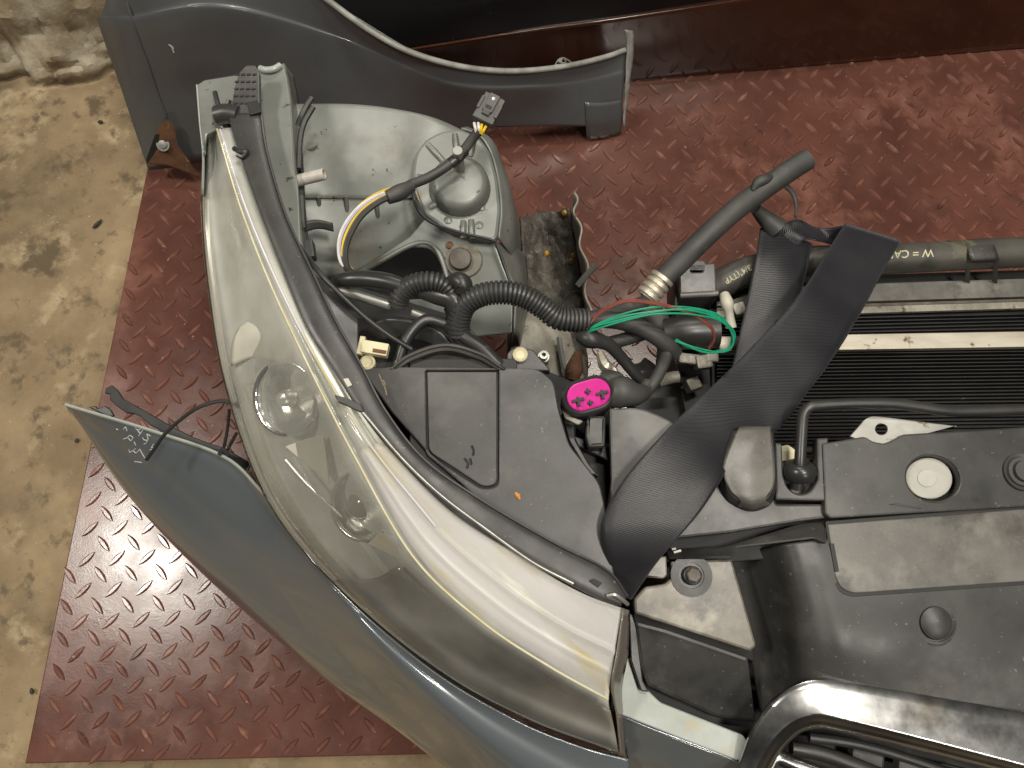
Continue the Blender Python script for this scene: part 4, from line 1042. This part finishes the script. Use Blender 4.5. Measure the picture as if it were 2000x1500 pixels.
# clamp on the pipe
cl = P(1912, 495, .41)
loft('pipe_clamp', [[(1884, 470, .395), (1910, 468, .395), (1936, 467, .395)], [(1886, 476, .412), (1912, 474, .412), (1938, 473, .412)], [(1892, 495, .419), (1920, 493, .419), (1946, 492, .419)], [(1896, 510, .416), (1924, 509, .416), (1950, 508, .416)]], 10, 8, MT['black'], rad, thick=.002)
for x in (1892, 1946):
    plate('clamp_leg', [(x - 4, 506), (x + 4, 506), (x + 3, 552), (x - 6, 548)], plane3((x - 4, 506, .414), (x + 4, 506, .414), (x, 552, .388)), .003, MT['black'], rad)
# printing on the pipe, upside down
def text_on(name, body, target, origin, ex, ey, size, mat, parent, off=.0003):
    cu = bpy.data.curves.new('tmp', 'FONT'); cu.body = body; cu.size = 1; cu.offset = 0.012
    t = bpy.data.objects.new('tmp', cu)
    me = bpy.data.meshes.new_from_object(t)
    bm = bmesh.new(); bm.from_mesh(me)
    bmesh.ops.triangulate(bm, faces=bm.faces)
    bmesh.ops.subdivide_edges(bm, edges=bm.edges[:], cuts=1, use_grid_fill=True)
    bmesh.ops.triangulate(bm, faces=bm.faces)
    bm.verts.index_update()
    vs, ok = [], True
    for v in bm.verts:
        px = origin[0] + (v.co.x * ex[0] + v.co.y * ey[0]) * size
        py = origin[1] + (v.co.x * ex[1] + v.co.y * ey[1]) * size
        w = hit(px, py, target, off)
        vs.append(w if w is not None else P(px, py, .41))
    fs = [[v.index for v in f.verts] for f in bm.faces]
    bm.free(); bpy.data.objects.remove(t); bpy.data.curves.remove(cu); bpy.data.meshes.remove(me)
    return obj(name, vs, fs, mat, parent)
text_on('printed_text', 'W = CAR', pipe, (1824, 487), (-1, 0.04), (-0.04, 0.95), 22, MT['print'], rad)['label'] = 'cream print on the pipe reading W = CAR upside down'
text_on('printed_text', '3/4"(TYP', pipe, (1464, 517), (-0.80, 0.46), (0.46, 0.80), 17, MT['print'], rad)
# end block, elbows and fittings at the left end
fbk2 = plane3((1325, 518, .425), (1400, 515, .425), (1325, 600, .415))
eb = plate('end_block', fillet([(1325, 515), (1398, 512), (1402, 580), (1327, 584)], 3), fbk2, .03, MT['black'], rad, holes=[fillet([(1350, 514), (1373, 514), (1372, 530), (1351, 530)], 3)], bevel=.002)
plate('end_block', fillet([(1318, 520), (1326, 517), (1328, 585), (1322, 600), (1317, 596)], 2), flat(.408), .04, MT['black_gloss'], rad)
tube('block_lip', [(1328, 577, .420), (1402, 573, .420)], .003, MT['black_dusty'], rad, seg=8)
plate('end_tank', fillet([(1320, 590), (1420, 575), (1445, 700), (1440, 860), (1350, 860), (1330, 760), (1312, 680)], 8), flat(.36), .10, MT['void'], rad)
tube('outlet', [(1300, 655, .40), (1345, 650, .405), (1400, 648, .405)], .0165, MT['black_gloss'], rad, seg=20)
tube('fitting', [(1415, 575, .425), (1420, 592, .428), (1424, 612, .425), (1428, 640, .42)], [.0045, .006, .0042, .0052], MT['beige'], rad, seg=10)
box('fitting', P(1442, 605, .405), (.012, .012, .01), MT['beige'], rad, (0, 0, .3), .002)
for x, y, s in ((1345, 702, (.022, .010, .01)), (1372, 708, (.016, .013, .012)), (1388, 700, (.012, .009, .012))):
    box('fitting', P(x, y, .395), s, MT['dirty_metal'], rad, (0.1, .15, random.uniform(-.3, .3)), .002)
tube('fitting', [(1290, 745, .38), (1310, 738, .385), (1325, 736, .385)], .006, MT['dirty_metal'], rad, seg=10)
tube('fitting', [(1240, 735, .36), (1262, 728, .365), (1275, 715, .37)], .012, MT['black_gloss'], rad, seg=12)
box('fitting', P(1352, 752, .375), (.014, .012, .012), MT['dirty_metal'], rad, (0, .2, .4), .002)
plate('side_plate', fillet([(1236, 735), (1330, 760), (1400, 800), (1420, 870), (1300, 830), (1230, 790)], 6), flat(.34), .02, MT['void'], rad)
tube('elbow', [(1240, 600, .385), (1275, 612, .392), (1300, 640, .395), (1330, 640, .39)], .010, MT['rubber'], rad, seg=12)
# thick rubber hose sticking up with its crimped fitting
tube('hose', [(1576, 312, .462), (1540, 335, .462), (1490, 370, .46), (1430, 415, .455), (1370, 470, .448), (1325, 515, .442), (1290, 548, .436)], .0102, MT['rubber'], rad, seg=22, n=60)
tube('hose_fitting', [(1296, 540, .437), (1282, 558, .434), (1262, 582, .43)], .0098, MT['alu'], rad, seg=18, ribs=(.0085, .0022))
tube('pipe_stub', [(1476, 408, .44), (1492, 424, .432), (1516, 446, .425)], [.0055, .0075, .011], MT['rubber'], rad, seg=14)
tube('hose_guard', [(1470, 372, .468), (1480, 357, .470), (1496, 350, .470), (1510, 345, .468)], [.002, .005, .005, .002], MT['rubber'], rad, seg=8)
loft('rubber_tail', [[(1530, 366, .455), (1545, 380, .45), (1552, 400, .445), (1552, 424, .438)], [(1540, 360, .455), (1554, 378, .45), (1558, 400, .445), (1556, 425, .438)]], 4, 20, MT['rubber'], rad, thick=.0015)

# ================================================================== STRAP
strap = thing('strap', 'black woven strap looped round the radiator pipe and tied down beside the headlight', 'strap', P(1400, 800, 0))
def band(name, left, right, nv=14, nu=90, mat=MT['web']):
    mid = mixrow(left, right, .5, .0012)
    o = loft(name, [left, mixrow(left, right, .04, .0003), mid, mixrow(left, right, .96, .0003), right], nv, nu, mat, strap, thick=.0014, sharp=0,
             fn=lambda v, a, b: v + Vector((0, 0, .0014 * math.sin(a * 9 + 3 * noise.noise(v * 9)) * noise.noise(v * 14) + .0010 * noise.noise(v * 30))))
    me = o.data
    at = me.attributes.new('weave', 'FLOAT_VECTOR', 'POINT')
    vals = []
    vs = [v.co for v in me.vertices]
    run = [0]
    for j in range(1, nu):
        run.append(run[-1] + (vs[(nv // 2) * nu + j] - vs[(nv // 2) * nu + j - 1]).length)
    for k in range(len(vs)):
        vals += [run[k % nu] * 1.0, (k // nu) / (nv - 1) * 0.047, 0]
    at.data.foreach_set('vector', vals)
    return o
FL = [(1652, 437, .432), (1612, 500, .452), (1570, 566, .468), (1495, 652, .478), (1425, 725, .488), (1350, 796, .499), (1290, 856, .508), (1222, 935, .514), (1186, 1000, .516), (1180, 1050, .513), (1198, 1115, .500), (1226, 1168, .478)]
FR = [(1758, 470, .430), (1722, 532, .450), (1690, 592, .462), (1635, 684, .474), (1575, 765, .484), (1516, 838, .488), (1442, 876, .497), (1404, 940, .513), (1364, 1000, .517), (1326, 1045, .514), (1278, 1102, .502), (1233, 1170, .478)]
band('strap_run', FL, FR)
BL = [(1486, 446, .423), (1478, 500, .428), (1462, 580, .428), (1440, 680, .430), (1415, 790, .435)]
BR = [(1585, 474, .421), (1572, 540, .428), (1548, 612, .430), (1512, 690, .434), (1470, 780, .438)]
band('strap_run', BL, BR)
band('fold', [(1500, 452, .418), (1530, 440, .424), (1560, 430, .426), (1600, 446, .420), (1648, 441, .428)], [(1560, 480, .424), (1572, 466, .428), (1600, 470, .422), (1640, 476, .414), (1700, 462, .424)], nu=40)
# ================================================================== WIRING
har = thing('wiring_harness', 'black corrugated wiring harness draped from the headlight back across to the radiator', 'wiring', P(950, 600, 0))
RB = (.0034, .0016)
tube('corrugated_conduit', [(778, 596, .508), (784, 574, .516), (806, 556, .522), (836, 550, .524), (864, 556, .522), (882, 574, .518)], .0068, MT['conduit'], har, ribs=RB)
tube('corrugated_conduit', [(897, 655, .500), (896, 628, .508), (908, 596, .517), (938, 577, .523), (980, 571, .525), (1022, 578, .523), (1060, 600, .518), (1092, 622, .514), (1150, 626, .510)], .0082, MT['conduit'], har, ribs=RB)
tube('taped_bundle', [(652, 552, .508), (680, 546, .514), (720, 546, .516), (760, 552, .518), (795, 562, .520)], [.005, .0068, .0075, .0075, .006], MT['black_gloss'], har, seg=12)
tube('taped_bundle', [(800, 560, .518), (850, 575, .515), (884, 585, .516), (898, 610, .512)], [.006, .008, .009, .009], MT['black_gloss'], har, seg=12)
tube('taped_bundle', [(872, 556, .522), (890, 548, .526), (904, 556, .526), (902, 572, .522)], [.004, .007, .008, .006], MT['black_gloss'], har, seg=10)
tube('sleeve', [(1140, 626, .508), (1185, 624, .506), (1230, 632, .503), (1270, 650, .498), (1300, 672, .49), (1318, 690, .48)], .0072, MT['rubber'], har, seg=14)
tube('sleeve', [(1150, 622, .500), (1190, 612, .496), (1235, 600, .488), (1258, 590, .48)], .0058, MT['rubber'], har, seg=12)
tube('sleeve', [(1185, 672, .49), (1215, 664, .488), (1255, 652, .485)], .0058, MT['rubber'], har, seg=12)
tube('taped_bundle', [(1130, 655, .505), (1150, 662, .508), (1172, 666, .505), (1192, 676, .50), (1215, 700, .49), (1240, 730, .48), (1262, 752, .47)], [.005, .0075, .0065, .0055, .005, .0048, .0045], MT['black_gloss'], har, seg=10)
tube('sleeve', [(1298, 668, .49), (1302, 690, .486), (1294, 715, .48), (1278, 745, .475), (1262, 765, .475)], .0052, MT['rubber'], har, seg=10)
tube('sleeve', [(1264, 748, .474), (1256, 770, .478), (1230, 775, .485)], .0058, MT['rubber'], har, seg=10)
def wire(pts, r, mat, dx=0, dy=0, dz=0, nm='wire', par=None, n=70):
    return tube(nm, [(x + dx * math.sin(i * 1.3), y + dy, z + dz) for i, (x, y, z) in enumerate(pts)], r, mat, par or har, seg=6, n=n)
gw = [(1148, 650, .510), (1166, 636, .516), (1215, 620, .520), (1270, 608, .522), (1325, 603, .522), (1370, 608, .520), (1405, 622, .516), (1428, 648, .510), (1430, 672, .504), (1412, 686, .500), (1380, 686, .495), (1345, 676, .490), (1320, 664, .488)]
for k, (dx_, dy_) in enumerate(((-5, -5), (2, 0), (6, 4), (-2, 9))):
    tube('wire', [(x + dx_ * math.sin(i * .9 + k), y + dy_ * math.sin(math.pi * min(1, i / 7)) + 2 * math.sin(i * 1.7 + 2 * k), z + .001 * k) for i, (x, y, z) in enumerate(gw)], .0008, MT['green'], har, seg=6, n=80)
rw = [(1146, 640, .512), (1160, 618, .516), (1185, 600, .520), (1220, 587, .522), (1260, 588, .522), (1310, 598, .522), (1355, 614, .520), (1388, 638, .514), (1396, 660, .506), (1386, 678, .498)]
for k in range(2):
    wire(rw, .0010, MT['brownred'], dx=1.5, dy=3 * k, dz=.001 * k)

# upper tail with the grey plug
lead = thing('plug_lead', 'taped wire lead with yellow and white wires ending in a square grey plug', 'cable', P(800, 420, 0))
yl = [(688, 534, .500), (668, 514, .508), (664, 480, .514), (674, 446, .516), (698, 412, .519), (734, 386, .518), (772, 372, .512)]
for k, (mm, dx_, dy_) in enumerate(((MT['white_wire'], -4, -2), (MT['lilac'], -1, 0), (MT['yellow'], 6, 2), (MT['yellow'], 1, -7), (MT['rubber'], 11, 6))):
    pts = [(x + dx_ * (1 - abs(i - 3) / 4 * .6), y + dy_, z - .001 * k) for i, (x, y, z) in enumerate(yl)]
    tube('wire', pts, .0012 if k < 4 else .0032, mm, lead, seg=7, n=60)
tube('tape', [(756, 386, .513), (780, 376, .511), (806, 363, .509)], [.006, .0072, .005], MT['rubber'], lead, seg=10)
tube('sleeve', [(764, 382, .512), (800, 362, .508), (840, 345, .505), (876, 322, .504), (902, 298, .506), (922, 272, .512), (936, 254, .518)], .0044, MT['rubber'], lead, seg=12, n=60)
tube('tape', [(880, 320, .504), (894, 308, .505), (908, 292, .508)], .0052, MT['black_gloss'], lead, seg=12)
for k, (a, b, mm) in enumerate((((930, 258), (926, 240), MT['white_wire']), ((936, 258), (934, 240), MT['white_wire']), ((938, 260), (941, 243), MT['yellow']), ((941, 262), (949, 247), MT['yellow']))):
    tube('wire', [(*a, .519), ((a[0] + b[0]) / 2, (a[1] + b[1]) / 2, .522), (*b, .522)], .0013, mm, lead, seg=7)
pc = P(956, 214, .524)
prot = (R(8), R(4), R(-27))
from mathutils import Euler
pm = Euler(prot).to_matrix()
def pbox(nm, off, size, mat, bev=.0006):
    return box(nm, pc + pm @ Vector(off), size, mat, lead, prot, bev)
pbox('plug_body', (0, 0, 0), (.0190, .0235, .009), MT['grey_plug'], .001)
pbox('plug_ridge', (0, .0035, .0052), (.0092, .0165, .0035), MT['grey_plug'])
pbox('plug_ridge', (.0088, -.001, .003), (.003, .012, .006), MT['grey_plug'])
pbox('plug_ridge', (-.0088, .001, .003), (.0025, .012, .006), MT['grey_plug'])
pbox('plug_collar', (0, -.0105, -.0005), (.0195, .0055, .0105), MT['grey_plug'], .001)
pbox('plug_latch', (0, -.006, .0054), (.0068, .0045, .003), MT['rubber'])
pbox('latch_window', (0, -.0012, .0071), (.0058, .0032, .0004), MT['void'], .0001)
lathe('latch_dimple', pc + pm @ Vector((.0006, .0072, .0069)), [(.0016, -.0006), (.0016, .0004), (.0009, .0003)], MT['steel'], lead, axis=pm @ Vector((0, 0, 1)), seg=12)

# magenta plug
mag = thing('pink_plug', 'oval bright magenta electrical plug in a black socket beside the cover', 'plug', P(1150, 770, 0))
fm = plane3((1110, 790, .505), (1190, 750, .505), (1130, 800, .500))
def cap_outline(cx, cy, hl_, hw, ang, n=10):
    c, s = math.cos(R(ang)), math.sin(R(ang))
    out = []
    for k in range(n + 1):
        a = -math.pi / 2 + math.pi * k / n
        out.append((hl_ - hw + hw * math.cos(a), hw * math.sin(a)))
    for k in range(n + 1):
        a = math.pi / 2 + math.pi * k / n
        out.append((-(hl_ - hw) + hw * math.cos(a), hw * math.sin(a)))
    return [(cx + x * c - y * s, cy + x * s + y * c) for x, y in out]
plate('socket', cap_outline(1149, 773, 52, 36, -16), lambda x, y: fm(x, y) - .0015, .022, MT['black_gloss'], mag, holes=[cap_outline(1150, 770, 43, 28, -16)], bevel=.002)
face = plate('plug_face', cap_outline(1150, 770, 43.5, 28.5, -16), lambda x, y: fm(x, y) - .002, .014, MT['magenta'], mag, bevel=.0012)
def cross(nm, px, py, s, w):
    parts = []
    p = PF(px, py, fm) + Vector((0, 0, -.0012))
    for r_ in (0, math.pi / 2):
        parts.append(box_geo(p, (s, w, .0024), (0, 0, R(14) + r_), 0))
    v, f = merge(parts)
    # lift one arm slightly so that the two never share a plane
    v = [q + Vector((0, 0, .00012 if i < 8 else 0)) for i, q in enumerate(v)]
    obj(nm, v, f, MT['void'], mag)
cross('cross_mark', 1129, 781, .0105, .0022)
cross('cross_mark', 1176, 767, .0105, .0022)
cross('cross_mark', 1148, 764, .0048, .0015)
cross('cross_mark', 1153, 786, .0048, .0015)
tube('plug_boot', [(1192, 768, .485), (1215, 766, .487), (1240, 770, .485), (1262, 766, .478)], [.0125, .0135, .010, .006], MT['rubber'], mag, seg=16)
tube('plug_boot', [(1172, 742, .482), (1200, 748, .484), (1222, 762, .482)], [.008, .010, .006], MT['rubber'], mag, seg=12)
plate('bracket_arm', fillet([(1098, 765), (1112, 752), (1118, 760), (1106, 790), (1112, 812), (1140, 822), (1130, 830), (1104, 818), (1094, 792)], 4), flat(.492), .004, MT['dirty_metal'], mag)

# wire end hanging over the bumper corner
o = tube('black_wire', [(446, 790, .43), (441, 783, .432), (415, 786, .43), (382, 799, .425), (350, 822, .415), (322, 848, .405), (302, 876, .395), (286, 898, .387)], .0018, MT['black_gloss'], seg=7, n=60)
tag(o, 'thin stiff black wire arching from the headlight over the bumper corner', 'wire')
# orange flake on the housing
pf = hit(1012, 970, hp, .0003)
v, f = sweep([pf + Vector((-.0022, .003, 0)), pf + Vector((0, .0005, .0006)), pf + Vector((.0014, -.0022, 0))], [.0012, .0022, .0008], 7)
o = obj('orange_flake', v, f, MT['leaf'])
tag(o, 'tiny orange flake lying on the black headlight housing panel', 'flake')
